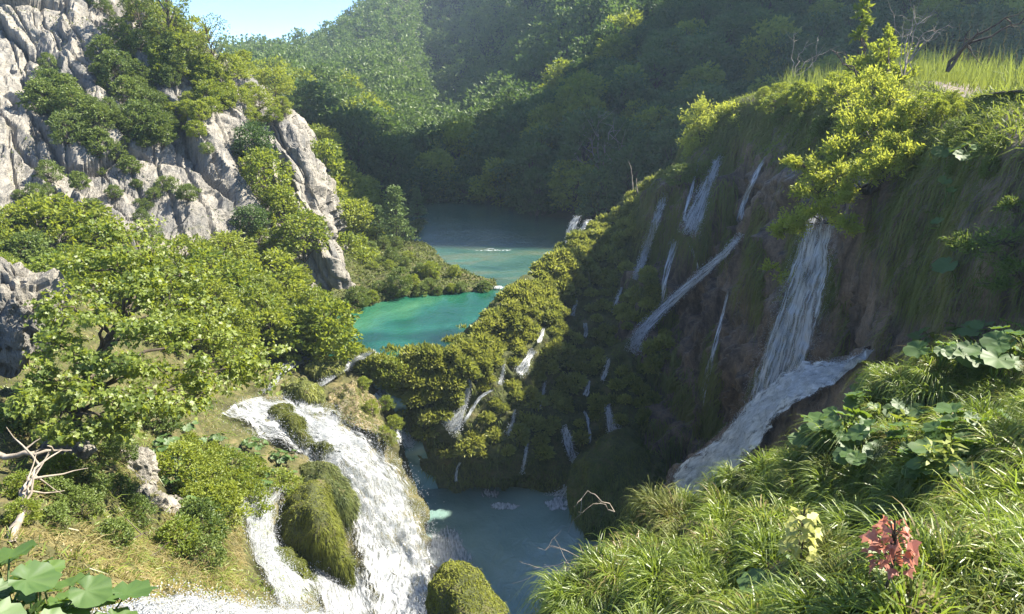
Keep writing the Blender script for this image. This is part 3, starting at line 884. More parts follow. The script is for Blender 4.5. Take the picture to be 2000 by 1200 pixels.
# gully trees
strew(16, [(500, 340, 40, 60), (520, 430, 50, 60), (560, 500, 55, 60), (480, 470, 40, 50)], ('cliff',), (85, 135), [BR[0], FT[1], BR[2], BR[4]], 'gully_tree',
      lambda a, b, c: f"{size_word(c, 95, 112, ('low', 'mid-sized', 'tall'))} gully tree {beside(a, b, [(500, 340, 'at the top of the cliff gully'), (530, 430, 'halfway up the cliff gully against the rock fin'), (480, 470, 'beside the tall grey cliff face'), (560, 510, 'at the bottom of the cliff gully')])}", 'tree', 'trees in the cliff gully', 7.0, 0.0, 0.5)
# bright trees behind the rock fin
g = np.random.default_rng(23)
for (uu, vv, dd, px) in [(640, 330, 60, 150), (680, 380, 62, 140), (655, 420, 58, 150), (700, 440, 57, 140), (690, 500, 53, 130), (718, 520, 51, 105), (625, 290, 64, 120), (670, 545, 50, 100), (640, 480, 56, 130), (705, 560, 49, 70), (720, 385, 66, 110)]:
    s = px * dd / F / 7.0
    p = P(uu, vv + px * 0.55, dd)
    plant('bank_tree', BR[int(g.integers(6))], p, (s, s * 1.1, s), g.random() * 6.28, f"{size_word(px, 108, 135, ('low', 'mid-sized', 'tall'))} bright yellow-green tree {beside(uu, vv, [(630, 300, 'behind the tip of the outer rock fin'), (660, 420, 'behind the middle of the outer rock fin'), (720, 385, 'uphill of the young spruce'), (700, 500, 'above the marsh beside the outer rock fin'), (670, 545, 'at the foot of the outer rock fin')])}", 'tree', 'bright trees behind the rock fin')
# trees on the skyline of the cliff
SK = mesh_pair('sparse_tree', tree_proto(401, h=5, r=1.9, nclump=30, nleaf=20, leaf=0.17, trunk=0.1, spread=0.5, flat=0.5), LEAF_S)
p, n, dd = hit(425, 150, ('cliff',))
plant('sparse_tree', SK, p, 112 * dd / F / 5.0, 0.4, 'thin sparse tree standing against the sky on the cliff crest', 'tree', None)
SK2 = mesh_pair('feathery_tree', tree_proto(402, h=6, r=1.9, nclump=40, nleaf=42, leaf=0.2, trunk=0.1, spread=0.5, flat=0.5), LEAF_S)
for uu, vv, px, lab in [(335, 105, 150, 'tall feathery tree against the sky at the top of the cliff'), (275, 60, 120, 'leafy tree standing just uphill of the feathery skyline tree')]:
    p, n, dd = hit(uu, vv, ('cliff',))
    plant('feathery_tree', SK2, p, px * dd / F / 6.0, uu, lab, 'tree', None)

# ================================================================ bank below the cliff
g = np.random.default_rng(31)
strew(46, [(50, 490, 80, 45), (190, 500, 70, 40), (330, 545, 90, 40), (480, 590, 90, 50), (580, 610, 70, 50), (420, 640, 100, 45), (590, 660, 60, 25), (60, 590, 60, 50)], ('lbank', 'cliff'), (60, 125), SHL + SH_[:2], 'bank_shrub',
      lambda a, b, c: f"{size_word(c, 76, 96)} leafy shrub on the slope {beside(a, b, BANK_MARKS)}", 'shrub', 'shrubs on the slope under the cliff', 1.6, 0.0, 0.45)
strew(20, [(640, 610, 40, 40), (652, 650, 20, 26), (590, 655, 60, 20)], ('lbank',), (30, 58), SH_ + SHL, 'bank_shrub',
      'low olive shrub at the edge of the turquoise lake', 'shrub', 'shrubs at the lake edge', 1.6, 0.0, 0.4)

# spruce at the far shore
(Vt, Qt), cr = tree_proto(77, h=4.4, r=1.35, nclump=46, nleaf=46, leaf=0.2, base=0.08, trunk=0.07, flat=0.22, cone=True, droop=0.35)
SPR = (mesh('spruce_trunk', Vt, Qt, BARK), mesh('spruce_crown', *cr[:2], NEEDLE, t=cr[2], smooth=False))
plant('spruce_tree', SPR, PZ(775, 478, 7.2), 1.0, 0, 'young spruce tree on the far shore of the lake', 'tree', None)
for (uu, vv, s, lab) in [(742, 470, 0.62, 'smaller spruce beside the young spruce on the far shore'), (815, 425, 0.6, 'small conifer in the shade at the foot of the wooded hill')]:
    plant('spruce_tree', SPR, PZ(uu, vv, 7.2), s, uu, lab, 'tree', None)

# ================================================================ the maple over the bank
def maple_leaf():
    a = np.radians([-90, -48, -30, 12, 40, 68, 90, 112, 140, 168, 210, 228])
    r = np.array([0.15, 0.36, 0.5, 0.85, 0.5, 0.62, 1.0, 0.62, 0.5, 0.85, 0.5, 0.36])
    return np.stack([r * np.cos(a), r * np.sin(a) + 0.2, 0.06 * np.cos(2 * a)], -1)
ML = maple_leaf()
def poly_leaves(shape, C, D, L, rng, t):
    n = len(C); D = unit(D)
    R = np.array([0, 0, 1.0]) + 0.55 * rng.normal(size=(n, 3))
    S = unit(np.cross(D, R)); U = np.cross(S, D)
    L = np.broadcast_to(L, (n,))[:, None, None] * 0.5
    k = len(shape)
    V = C[:, None] + L * (shape[None, :, 0:1] * S[:, None] + shape[None, :, 1:2] * D[:, None] + (shape[None, :, 2:3] - 0.25 * shape[None, :, 1:2] ** 2) * U[:, None])
    return V.reshape(-1, 3), np.arange(n * k).reshape(n, k), np.repeat(t, k)

g = np.random.default_rng(41)
base = hit(120, 905)[0]
def maple(base, clumps, lead, nleaf, L, label, name='maple_tree'):
    e = obj(name, None, loc=base, label=label, cat='tree')
    C, D, T, lines = [], [], [], []
    tp = catmull(np.array([np.zeros(3) + [0, 0, -0.3]] + [P(*q) - base for q in lead]), 14, 0)
    lines.append((tp, np.linspace(0.13, 0.03, 14)))
    for (uu, vv, dd, ru, rv) in clumps:
        c = P(uu, vv, dd) - base
        i = int(np.argmin(np.linalg.norm(tp - c, axis=1) + np.maximum(0, tp[:, 2] - c[2] + 0.3) * 2))
        lines.append((wobble_line(tp[i], c, 6, 0.05, g, 0.15), np.linspace(0.045, 0.008, 6)))
        sx, sz = ru * dd / F, rv * dd / F
        for q in range(5):
            o = unit(g.normal(size=3)) * np.array([sx, sx * 0.9, sz]) * (0.5 + 0.5 * g.random())
            lines.append((wobble_line(c, c + o, 4, 0.04, g), np.linspace(0.012, 0.004, 4)))
            m = nleaf // 5
            x = unit(g.normal(size=(m, 3))) * g.random((m, 1)) ** 0.5
            pz = c + o * (0.35 + 0.75 * g.random((m, 1))) + x * np.array([sx, sx, sz * 0.6]) * 0.5
            C.append(pz); D.append(unit(pz - c) * 0.6 + np.array([0.25, -0.2, -0.55]) + 0.5 * g.normal(size=(m, 3)))
            T.append(np.clip(0.3 + 0.4 * g.random() + 0.22 * g.normal(size=m), 0, 1))
    C, D, T = map(np.concatenate, (C, D, T))
    V, Q, T = poly_leaves(ML, C, D, L * (0.7 + 0.6 * g.random(len(C))), g, T)
    Vt, Qt = tubes(lines[:1], 8)
    tr_ = obj('trunk', mesh(name + '_trunk', Vt, Qt, BARK), e)
    for k in range(len(clumps)):
        Vt, Qt = tubes(lines[1 + 6 * k:7 + 6 * k], 5)
        obj('branch', mesh(name + '_branch', Vt, Qt, BARK), tr_)
    obj('crown', mesh(name + '_crown', V, Q, LEAF_M, t=T, smooth=False), e)
    return e
mc = [(300, 500, 14.6), (230, 520, 14.2), (350, 540, 14.4), (180, 560, 13.6), (260, 570, 13.4), (330, 590, 13.6), (400, 600, 14.6), (120, 600, 13.2), (190, 630, 12.8), (270, 640, 12.6), (350, 650, 13.2), (430, 660, 14.4), (480, 690, 15),
      (110, 680, 12.6), (170, 700, 12.4), (240, 710, 12.2), (310, 720, 12.6), (380, 720, 13.2), (450, 720, 14.2), (510, 715, 15), (140, 760, 12), (210, 770, 11.8), (280, 770, 12), (340, 780, 12.6), (110, 830, 11.6), (170, 830, 11.6), (230, 830, 11.8), (390, 770, 13.6), (80, 740, 12.4), (290, 545, 13.8), (60, 790, 12), (150, 520, 14.2), (200, 460, 15.2), (265, 455, 15.4)]
maple(base, [(a, b, c, 52 + 18 * g.random(), 36 + 12 * g.random()) for a, b, c in mc], [(150, 800, 12.6), (190, 700, 13.4), (250, 600, 14.2), (290, 520, 15)], 330, 0.125, 'broad maple tree with bright green drooping leaves leaning over the bank')
# ================================================================ tussocks and moss on the travertine barrier
RILL_PATHS = [
    [(1408, 300, 8), (1385, 350, 14), (1362, 410, 20), (1345, 460, 22)],
    [(1366, 305, 3), (1356, 350, 4), (1340, 410, 5), (1335, 440, 5)],
    [(1492, 310, 4), (1475, 345, 6), (1455, 390, 7), (1440, 440, 8)],
    [(1300, 378, 8), (1285, 420, 9), (1268, 470, 9), (1255, 510, 9), (1240, 545, 7)],
    [(1450, 455, 7), (1410, 500, 9), (1360, 545, 11), (1310, 590, 12), (1265, 635, 14), (1245, 660, 14), (1235, 690, 18)],
    [(1340, 470, 4), (1350, 485, 4), (1360, 510, 4), (1365, 530, 4)],
    [(1425, 560, 3), (1410, 620, 4), (1395, 680, 6), (1380, 740, 9), (1372, 800, 10)],
    [(1300, 480, 2), (1320, 470, 10), (1300, 540, 8), (1290, 600, 4)],
    [(918, 738, 5), (912, 770, 7), (902, 800, 9), (888, 825, 20), (872, 838, 24)],
    [(965, 760, 3), (940, 775, 4), (922, 800, 4), (905, 830, 5)],
    [(1042, 682, 10), (1032, 700, 8), (1020, 722, 14), (1010, 730, 10)],
    [(1102, 830, 6), (1108, 860, 12), (1118, 890, 10), (1124, 915, 4)],
    [(1140, 800, 4), (1148, 820, 4), (1152, 850, 4), (1150, 870, 4)],
    [(1186, 790, 6), (1190, 815, 8), (1198, 838, 14), (1218, 850, 14)],
    [(1142, 630, 6), (1144, 645, 6), (1142, 660, 6)],
    [(1126, 585, 4), (1122, 602, 5), (1116, 620, 7)],
    [(1062, 640, 4), (1058, 655, 5), (1052, 672, 7)],
    [(1150, 742, 5), (1147, 758, 7), (1143, 775, 9)],
    [(900, 900, 3), (892, 920, 3), (890, 945, 4)],
    [(1112, 950, 8), (1098, 970, 20), (1080, 985, 26)],
    [(760, 840, 14), (780, 850, 16), (795, 862, 16), (808, 872, 10)],
    [(735, 765, 14), (742, 772, 18), (750, 780, 14)],
    [(1005, 800, 3), (1000, 825, 4), (992, 850, 5)], [(1065, 745, 3), (1060, 770, 4), (1052, 800, 5)], [(1190, 700, 4), (1184, 722, 5), (1176, 745, 6)], [(985, 712, 3), (980, 735, 4), (975, 752, 4)], [(1215, 560, 3), (1206, 585, 4), (1198, 612, 5)], [(1030, 860, 3), (1026, 890, 4), (1020, 925, 4)]]
g = np.random.default_rng(51)
def tuft(seed, n, L, W, spread, droop, seg=3, r0=0.1, up=0.9):
    q = np.random.default_rng(seed)
    a = q.random(n) * 6.283
    out_ = spread * (0.15 + 0.85 * q.random(n) ** 0.7)
    D = np.stack([np.cos(a) * out_, np.sin(a) * out_, np.full(n, up)], -1) + 0.12 * q.normal(size=(n, 3))
    B = np.stack([np.cos(a) * r0 * q.random(n), np.sin(a) * r0 * q.random(n), np.zeros(n) - 0.03], -1)
    l = L * (0.55 + 0.6 * q.random(n))
    return blades(B, D, l, W, droop * (0.6 + 0.8 * q.random(n)), q, seg)
TUS = []
for k in range(4):
    q = np.random.default_rng(500 + k)
    n = 460
    N_ = unit(q.normal(size=(n, 3)) * np.array([1, 1, 0.8]) + np.array([0, 0, 0.25])); N_[:, 2] = np.abs(N_[:, 2])
    B_ = N_ * np.array([0.34, 0.34, 0.3]) * (0.6 + 0.4 * q.random((n, 1))) - np.array([0, 0, 0.06])
    V, Q, T = leaves(B_, N_ + np.array([0, 0, 0.1]) + 0.45 * q.normal(size=(n, 3)), 0.15 * (0.7 + 0.6 * q.random(n)), 0.085, q)
    TUS.append(mesh('tussock', V, Q, LEAF_T, t=np.clip(T + 0.1, 0, 1), smooth=False))
def single(name, me, p, s, label, cat, group, part='leaves', rz=None, tilt=(0, 0)):
    e = obj(name, me, loc=p, rot=(tilt[0], tilt[1], g.random() * 6.28 if rz is None else rz), scale=s, label=label, cat=cat, group=group)
    return e
CREST_MARKS = [(710, 705, 'beside the white rapids at the lake outlet'), (790, 695, 'above the round bright bush'), (880, 690, 'at the low end of the turquoise lake'), (960, 630, 'beside the middle of the turquoise lake'), (1030, 570, 'where the lake meets the shallows'), (1110, 500, 'below the pale round-shouldered waterfall'), (1190, 430, 'above the far pale waterfalls'), (1280, 360, 'beside the notch cascade under the wall')]
SLOPE_MARKS = [(770, 755, 'around the round bright bush'), (890, 790, 'around the white fan rivulet'), (1025, 705, 'around the short white spill'), (1115, 600, 'around the upper pale water patch'), (1143, 645, 'around the little spill amid the tussocks'), (1235, 670, 'under the slanting wall cascade'), (1260, 490, 'beside the notch cascade'), (1140, 760, 'around the pale pool between tussocks'), (1110, 860, 'around the double thread of water'), (1195, 815, 'around the short spout under the wall'), (960, 880, 'above the foam patch of the pool'), (1180, 500, 'just below the sunlit upper crest')]
crest = catmull(np.array([[700, 712], [765, 700], [872, 690], [992, 606], [1100, 506], [1200, 424], [1300, 345.]]), 300, 0)
done = []
tries = 0
while len(done) < 130 and tries < 4000:
    tries += 1
    c = crest[int(g.integers(300))]
    uu, vv = c[0] + g.normal() * 12, c[1] + abs(g.normal()) * 26 - 6
    if any(abs(uu - q[0]) < 17 and abs(vv - q[1]) < 12 for q in done) or seg_near(uu, vv - 6, RILL_PATHS, 9): continue
    h_ = hit(uu, vv, ('mound',))
    if h_ is None or h_[2] > 50.5: continue
    done.append((uu, vv))
    sz = 1.05 + 0.7 * g.random()
    single('tussock', TUS[int(g.integers(4))], h_[0], sz * (1.0 if h_[2] < 40 else 1.15), f"{size_word(sz, 1.25, 1.55)} rounded tussock on the barrier crest {beside(uu, vv, CREST_MARKS)}", 'tussock', 'tussocks along the barrier crest')
d2 = []
tries = 0
while len(d2) < 165 and tries < 5000:
    tries += 1
    uu, vv = 720 + 580 * g.random(), 420 + 470 * g.random()
    if vv < np.interp(uu, crest[:, 0], crest[:, 1]) + 35: continue
    if not (ell(uu, vv, 1120, 640, 190, 170) or ell(uu, vv, 840, 740, 130, 60) or (ell(uu, vv, 1000, 790, 280, 110) and g.random() < 0.35)): continue
    if any(abs(uu - q[0]) < 18 and abs(vv - q[1]) < 13 for q in d2) or seg_near(uu, vv - 6, RILL_PATHS, 11): continue
    h_ = hit(uu, vv, ('mound', 'wall'))
    if h_ is None: continue
    d2.append((uu, vv))
    sz = 0.85 + 0.75 * g.random()
    single('tussock', TUS[int(g.integers(4))], h_[0], sz, f"{size_word(sz, 1.1, 1.35)} tussock on the barrier slope {beside(uu, vv, SLOPE_MARKS)}", 'tussock', 'tussocks on the shaded barrier slope')

def carpet(name, patch, n, dens, mat, L, W, droop, lean, kind='stuff', label=None, cat=None, seg=2, seed=1, parent=None, dirn=None, tclump=0.5):
    """fine cover growing on a surface"""
    q = np.random.default_rng(seed)
    p, nr = patch.sample(n, dens, q)
    m = len(p)
    D = nr * lean[0] + np.array([0, 0, 1.0]) * lean[1] + q.normal(size=(m, 3)) * lean[2]
    if dirn is not None: D = D + np.asarray(dirn)
    cl = np.clip(0.45 + tclump * fbm(p, 1.1, 3, seed) + 0.18 * q.normal(size=m), 0, 1)
    V, Q, T = blades(p - nr * 0.02, D, L * (0.5 + q.random(m)), W, droop * (0.5 + q.random(m)), q, seg, t=cl)
    return obj(name, mesh(name, V, Q, mat, t=T, smooth=False), parent, kind=kind, label=label, cat=cat)

carpet('moss', MOUND, 36000, lambda u, v, p, n: (v < 1000) * (p[:, 2] > -0.05) * np.array([not seg_near(a_, b_ - 2, RILL_PATHS, 2) for a_, b_ in zip(u, v)]) * np.clip(0.75 + 0.9 * fbm(p, 0.5, 3, 4), 0.05, 1), MOSS_D, 0.24, 0.05, 0.8, (0.7, 0.3, 0.45), label='dark moss and small plants over the travertine barrier', cat='moss', seed=61)
carpet('moss', KNOLL, 13000, lambda u, v, p, n: v < 1290, MOSS, 0.15, 0.022, 0.5, (0.7, 0.4, 0.35), label='olive green moss over the small outcrop beside the pool', cat='moss', seed=62)
carpet('marsh_plants', MARSH, 15000, lambda u, v, p, n: (p[:, 2] > 7.05) * 1.0, MOSS_D, 0.34, 0.09, 0.6, (0.3, 0.7, 0.6), label='low marsh plants on the wet mat beside the lake', cat='marsh plants', seed=63)

g = np.random.default_rng(67)
strew(24, [(760, 560, 60, 15), (830, 560, 60, 15), (900, 562, 50, 10), (720, 585, 30, 12), (760, 500, 40, 30), (850, 530, 50, 15)], ('marsh',), (18, 40), SH_ + SHL[:2], 'marsh_bush',
      lambda a, b, c: f"{size_word(c, 23, 30)} bush {beside(a, b, [(720, 585, 'on the marsh corner by the rock fin'), (760, 560, 'on the sunlit marsh edge beside the lake'), (860, 562, 'on the marsh tip by the white ripple line'), (760, 500, 'on the marsh near the young spruce'), (850, 525, 'in the middle of the marsh mat')])}", 'shrub', 'bushes on the marsh', 1.6, 0.0, 0.7)
# ================================================================ the wall: sedge curtains, lip grass, reeds
def curtain(u, v, p, n):
    top = np.interp(u, [1310, 1345, 1430, 1530, 1640, 1710, 1800, 1890, 1990], [290, 232, 195, 172, 170, 172, 178, 182, 145])
    under = v - top
    m = (under > -4) & (under < 70 + 40 * vnoise(np.stack([u / 25, 0 * u, 0 * u], -1), 3))
    a = m * 0.8
    r_ = (u > 1750 + 18 * vnoise(np.stack([v / 40, u * 0, u * 0], -1), 8)) & (v < 610)
    b = ((u > 1545) & (u < 1660) & (v < 340)) * 0.6
    c = ((u < 1400) & (v < 480)) * 0.25
    dd = ((u < 1300) & (v > 450)) * 0.35
    e = 0.45 * (vnoise(np.stack([u / 28, v / 110, u * 0], -1), 5) > 0.22)
    return np.clip(np.maximum.reduce([a, r_ * 1.0, b, c, dd, e]), 0, 1) * (n[:, 2] < 0.75)
q = np.random.default_rng(64)
p, nr = WALL.sample(60000, lambda u, v, p, n: curtain(u, v, p, n) * (u < 2060) * (u > 1230), q)
near_ = np.clip(proj(p)[2] / 30, 0.35, 1.2)
m = len(p)
hor = nr.copy(); hor[:, 2] = 0
D = hor * 0.55 + np.array([0, 0, 0.18]) + 0.28 * q.normal(size=(m, 3))
V, Q, T = blades(p, D, 0.75 * near_ * (0.5 + q.random(m)), 0.042 * near_, 1.25 + 0.5 * q.random(m), q, 2, t=np.clip(0.5 + 0.5 * fbm(p * np.array([1, 1, 0.4]), 0.9, 3, 6) + 0.2 * q.normal(size=m), 0, 1))
obj('hanging_sedge', mesh('hanging_sedge', V, Q, SEDGE, t=T, smooth=False), kind='stuff', label='olive and brown sedge hanging in curtains over the dark travertine wall', cat='sedge')
print('sedge', m)

def lipd(u, v, p, n):
    return (n[:, 2] > 0.3) * (u > 1315) * (u < 2080) * (v < 330) * (proj(p)[2] < np.interp(u, [1345, 1430, 1530, 1640, 1710, 1800, 1890, 1990], [52, 49, 45, 38, 31, 25, 20, 15.5])) * 1.0
carpet('lip_grass', WALL, 34000, lipd, REED, 0.55, 0.03, 0.8, (0.3, 0.7, 0.45), label='bright green grass along the top edge of the travertine wall', cat='grass', seg=2, seed=65)
def reedd(u, v, p, n):
    d_ = proj(p)[2]
    return ((u > 1525) & (u < 1665) & (d_ > 36) & (d_ < 60) | (u > 1740) & (d_ > np.interp(u, [1740, 1850, 2000], [29, 26, 21])) & (d_ < 40)) * (n[:, 2] > 0.6) * 1.0
carpet('reeds', WALL, 12000, reedd, REED, 1.5, 0.026, 0.3, (0.1, 1.0, 0.2), label='dense green reed bed on the plateau above the wall', cat='reeds', seg=2, seed=66)

# ================================================================ yellow-green willow bushes on the wall
g = np.random.default_rng(71)
def bush(name, base_, clumps, nleaf, L, mat, label, W=0.42, bark=BARK, rad=0.04, cat='bush', group=None):
    b = np.asarray(base_, float)
    e = obj(name, None, loc=b, label=label, cat=cat, group=group)
    C, D, T, lines = [], [], [], []
    for (uu, vv, dd, ru, rv) in clumps:
        c = P(uu, vv, dd) - b
        lines.append((wobble_line(np.zeros(3), c, 8, 0.06, g, 0.12), np.linspace(rad, 0.006, 8)))
        sx, sz = ru * dd / F, rv * dd / F
        for q in range(9):
            o = unit(g.normal(size=3) + np.array([-0.2, 0, 0.25])) * np.array([sx, sx, sz]) * (0.7 + 0.5 * g.random())
            lines.append((wobble_line(c * 0.9, c + o, 5, 0.03, g), np.linspace(0.012, 0.003, 5)))
            m = nleaf // 9
            f = 0.25 + 0.8 * g.random((m, 1))
            pz = c + o * f + 0.13 * sx * g.normal(size=(m, 3))
            C.append(pz); D.append(unit(o) * 0.8 + 0.7 * g.normal(size=(m, 3)) + np.array([0, 0, 0.25]))
            T.append(np.clip(0.25 + 0.45 * g.random() + 0.22 * g.normal(size=m), 0, 1))
    C, D, T = map(np.concatenate, (C, D, T))
    l = L * (0.7 + 0.6 * g.random(len(C)))
    V, Q, T = leaves(C, D, l, l * W, g, t=T)
    Vt, Qt = tubes(lines, 5)
    obj('stem', mesh(name + '_stem', Vt, Qt, bark), e)
    obj('foliage', mesh(name + '_foliage', V, Q, mat, t=T, smooth=False), e)
    return e
def wallp(u, v): return hit(u, v, ('wall',))[0]
bush('willow_bush', wallp(1730, 320), [(1690, 215, 20.5, 55, 45), (1740, 190, 20.5, 40, 40), (1670, 260, 20.3, 50, 40), (1720, 255, 19.8, 45, 35), (1765, 235, 19.6, 35, 32), (1650, 300, 20, 45, 32), (1700, 300, 19.3, 45, 32), (1640, 180, 24, 30, 22), (1705, 160, 22, 35, 30)],
     950, 0.115, LEAF_Y, 'yellow-green willow bush glowing in the sun on the lip of the wall')
bush('willow_bush', wallp(1700, 380), [(1600, 330, 20, 42, 32), (1560, 320, 20.4, 26, 18), (1640, 345, 19.3, 45, 30), (1690, 340, 18.6, 42, 28), (1740, 320, 18.2, 45, 25), (1780, 300, 17.8, 32, 22), (1590, 375, 19.6, 42, 26), (1640, 385, 18.9, 35, 22), (1760, 280, 18.4, 30, 20)],
     900, 0.10, LEAF_Y, 'yellow-green willow bush leaning out over the big shaded waterfall')
bush('willow_bush', wallp(1640, 440), [(1560, 430, 20.2, 42, 26), (1600, 415, 19.8, 38, 22), (1530, 450, 20.6, 26, 18), (1655, 440, 18.8, 30, 18)],
     750, 0.10, LEAF_Y, 'low willow branches hanging right in front of the falling water')
bush('willow_bush', wallp(1575, 545), [(1505, 520, 23, 20, 12), (1530, 540, 22.6, 26, 10)], 220, 0.10, LEAF_Y, 'small sprig with a few pale leaves beside the waterfall', rad=0.015)
bush('leafy_bush', wallp(1730, 200), [(1700, 130, 26, 38, 28), (1735, 110, 26, 38, 30), (1735, 75, 26.5, 16, 18), (1690, 165, 25, 38, 20), (1760, 150, 25, 32, 22)], 800, 0.16, LEAF_L, 'leafy green bush beside the bare twigs on the plateau edge')
bush('wall_shrub', wallp(1370, 280), [(1385, 215, 43.5, 40, 26), (1360, 245, 43.6, 34, 28), (1400, 255, 42.6, 45, 28), (1430, 225, 42, 38, 24), (1350, 285, 43.6, 28, 25), (1455, 245, 41, 32, 20)], 700, 0.19, LEAF_Y, 'pale sunlit shrub at the outer shoulder of the travertine wall')
bush('slim_sapling', wallp(1690, 175), [(1683, 20, 27, 12, 14), (1685, 45, 27, 13, 12), (1682, 70, 27, 12, 12), (1690, -5, 27, 12, 12)], 120, 0.2, LEAF_L, 'slim upright sapling with few leaves rising from the plateau edge', rad=0.03)
SHADE = [(1960, 470, 10.6, 50, 22), (1900, 480, 10.8, 40, 18), (1990, 520, 10.4, 40, 14), (1870, 470, 11, 26, 12), (1950, 555, 10.6, 36, 10), (1985, 400, 10.6, 30, 16)]
bush('shade_bush', hit(1990, 540, ('wall',))[0], SHADE, 420, 0.07, LEAF_S, 'feathery bush with thin twigs in the shade under the sedge curtain', W=0.3, rad=0.015)

g = np.random.default_rng(73)
strew(16, [(1540, 190, 60, 20), (1640, 185, 40, 20), (1840, 215, 40, 15)], ('wall',), (28, 54), SHL, 'lip_bush',
      lambda a, b, c: f"{size_word(c, 40, 52)} bright bush {beside(a, b, [(1540, 190, 'on the wall edge below the plateau grass'), (1640, 185, 'on the wall edge beside the upper willow bush'), (1850, 200, 'on the wall edge below the reed bed'), (1950, 180, 'at the top of the sedge curtain')])}", 'shrub', 'bushes on the wall edge', 1.6, 0.1, 0.5)
strew(14, [(1600, 250, 50, 40), (1560, 220, 40, 25), (1380, 320, 40, 30), (1330, 380, 20, 40), (1900, 300, 60, 50)], ('wall',), (26, 50), SH_, 'wall_bush',
      'dark leafy bush hanging on the shaded face of the travertine wall', 'shrub', 'bushes on the wall face', 1.6, 0.1, 0.6)
# bare branches on the plateau
def bare(name, base_, tips, r0, label, mat=DEADWOOD, twig=3, cat='branch', group=None, jit=0.05):
    b = np.asarray(base_, float); lines = []
    for tp in tips:
        pts_ = [np.zeros(3)] + [P(*q) - b for q in tp]
        ln = catmull(np.array(pts_), 10, 0)
        ln[1:-1] += jit * g.normal(size=(8, 3))
        lines.append((ln, np.linspace(r0, r0 * 0.15, 10)))
        for k in range(twig):
            i = int(g.integers(3, 9)); ln_len = np.linalg.norm(ln[-1] - ln[0])
            o = unit(ln[-1] - ln[0] + 0.9 * ln_len * g.normal(size=3)) * ln_len * (0.15 + 0.25 * g.random())
            lines.append((wobble_line(ln[i], ln[i] + o, 5, jit * 0.5, g), np.linspace(r0 * 0.4, r0 * 0.08, 5)))
    V, Q = tubes(lines, 5)
    return obj(name, mesh(name, V, Q, mat), loc=b, label=label, cat=cat, group=group)
bare('bare_branch', P(1850, 140, 19), [[(1885, 90, 18.6), (1945, 45, 18.2), (2010, 15, 18)], [(1880, 95, 18.8), (1960, 60, 18.4), (2010, 40, 18.2)]], 0.05, 'long bare dark branch leaning over the reed bed', BARK, 4)
bare('bare_branch', P(1700, 160, 25), [[(1660, 130, 25), (1620, 95, 25)], [(1650, 125, 24.8), (1645, 105, 24.6)]], 0.035, 'short bare branch sticking out beside the leafy plateau bush', BARK, 3)
bare('dry_thicket', P(1765, 150, 24), [[(1760, 100, 24), (1750, 20, 24)], [(1775, 80, 24), (1785, 10, 24.2)], [(1800, 70, 23.8), (1850, 60, 23.6)], [(1790, 60, 24), (1830, 20, 24)], [(1800, 90, 23.6), (1862, 40, 23.4)], [(1770, 70, 24), (1830, 25, 24)]], 0.022, 'tangle of bare dry stems at the end of the reed bed', DEADWOOD, 5, 'twigs')
bare('dry_thicket', P(1550, 150, 42), [[(1548, 110, 42), (1553, 60, 42)], [(1560, 110, 42), (1580, 80, 42)], [(1590, 120, 42), (1598, 70, 42)], [(1575, 120, 42), (1640, 90, 42)]], 0.03, 'few thin dry stems at the far end of the plateau grass', DEADWOOD, 4, 'twigs')
for k, (uu, tv) in enumerate([(1865, 40), (1890, 10), (1910, 30), (1930, 0), (1958, 20), (1880, 60), (1985, 25), (1840, 55)]):
    bare('dry_reed', P(uu, 120, 20), [[(uu + 6, (120 + tv) / 2, 20), (uu + 14, tv, 20)]], 0.012, 'tall dry reed stalk standing above the green reed bed', STRAW, 1, 'reed', 'dry reed stalks', 0.02)
bare('dead_tree', hit(1175, 395, ('hill',))[0], [[(1160, 300, 66), (1140, 240, 66)], [(1180, 300, 66), (1200, 230, 66)], [(1190, 320, 66), (1235, 270, 66)], [(1150, 330, 66), (1110, 280, 66)], [(1190, 350, 66), (1240, 330, 66)], [(1165, 280, 66), (1170, 215, 66)]], 0.09, 'leafless grey tree at the foot of the shaded hill', DEADWOOD, 9, 'tree', None, 0.12)
for uu, vt in ((1233, 325), (1243, 350)):
    p = hit(uu + 5, 385, ('mound', 'hill'))[0]
    bare('bare_pole', p, [[(uu + 2, (385 + vt) / 2, proj(p)[2]), (uu, vt, proj(p)[2])]], 0.05, 'thin bare stem standing behind the crest of the barrier', DEADWOOD, 1, 'stem', 'bare stems behind the crest', 0.02)

# ================================================================ grassy bank by the walkway
g = np.random.default_rng(81)
GT = []
for k in range(5):
    V, Q, T = tuft(600 + k, 420, 0.62, 0.0095, 0.95, 0.95, 5, 0.12)
    GT.append(mesh('grass_tussock', V, Q, GRASS, t=np.clip(T * 0.85, 0, 1), smooth=False))
NEAR_MARKS = [(1180, 1150, 'at the bank edge beside the bare twigs'), (1250, 1010, 'at the bank edge beside the curved dry stalks'), (1330, 970, 'at the bank edge above the dark boulder'), (1450, 890, 'at the bank edge beside the foaming torrent'), (1580, 800, 'between the torrent and the butterbur patch'), (1400, 1050, 'in the middle of the grassy slope'), (1300, 1150, 'on the low end of the grassy slope'), (1550, 1060, 'around the pale sapling'), (1530, 1190, 'around the small glossy-leaved plant'), (1725, 1110, 'around the copper red sapling'), (1700, 960, 'just below the butterbur patch'), (1900, 950, 'beside the pointed-leaf herbs'), (1950, 780, 'uphill of the butterbur patch'), (1900, 1130, 'uphill of the copper red sapling'), (1650, 1230, 'downhill of the copper red sapling'), (1870, 700, 'beside the shaded butterbur')]
GTD = []
for me_ in GT:
    c_ = me_.copy(); c_.materials.clear(); c_.materials.append(SEDGE); GTD.append(c_)
done = []
tries = 0
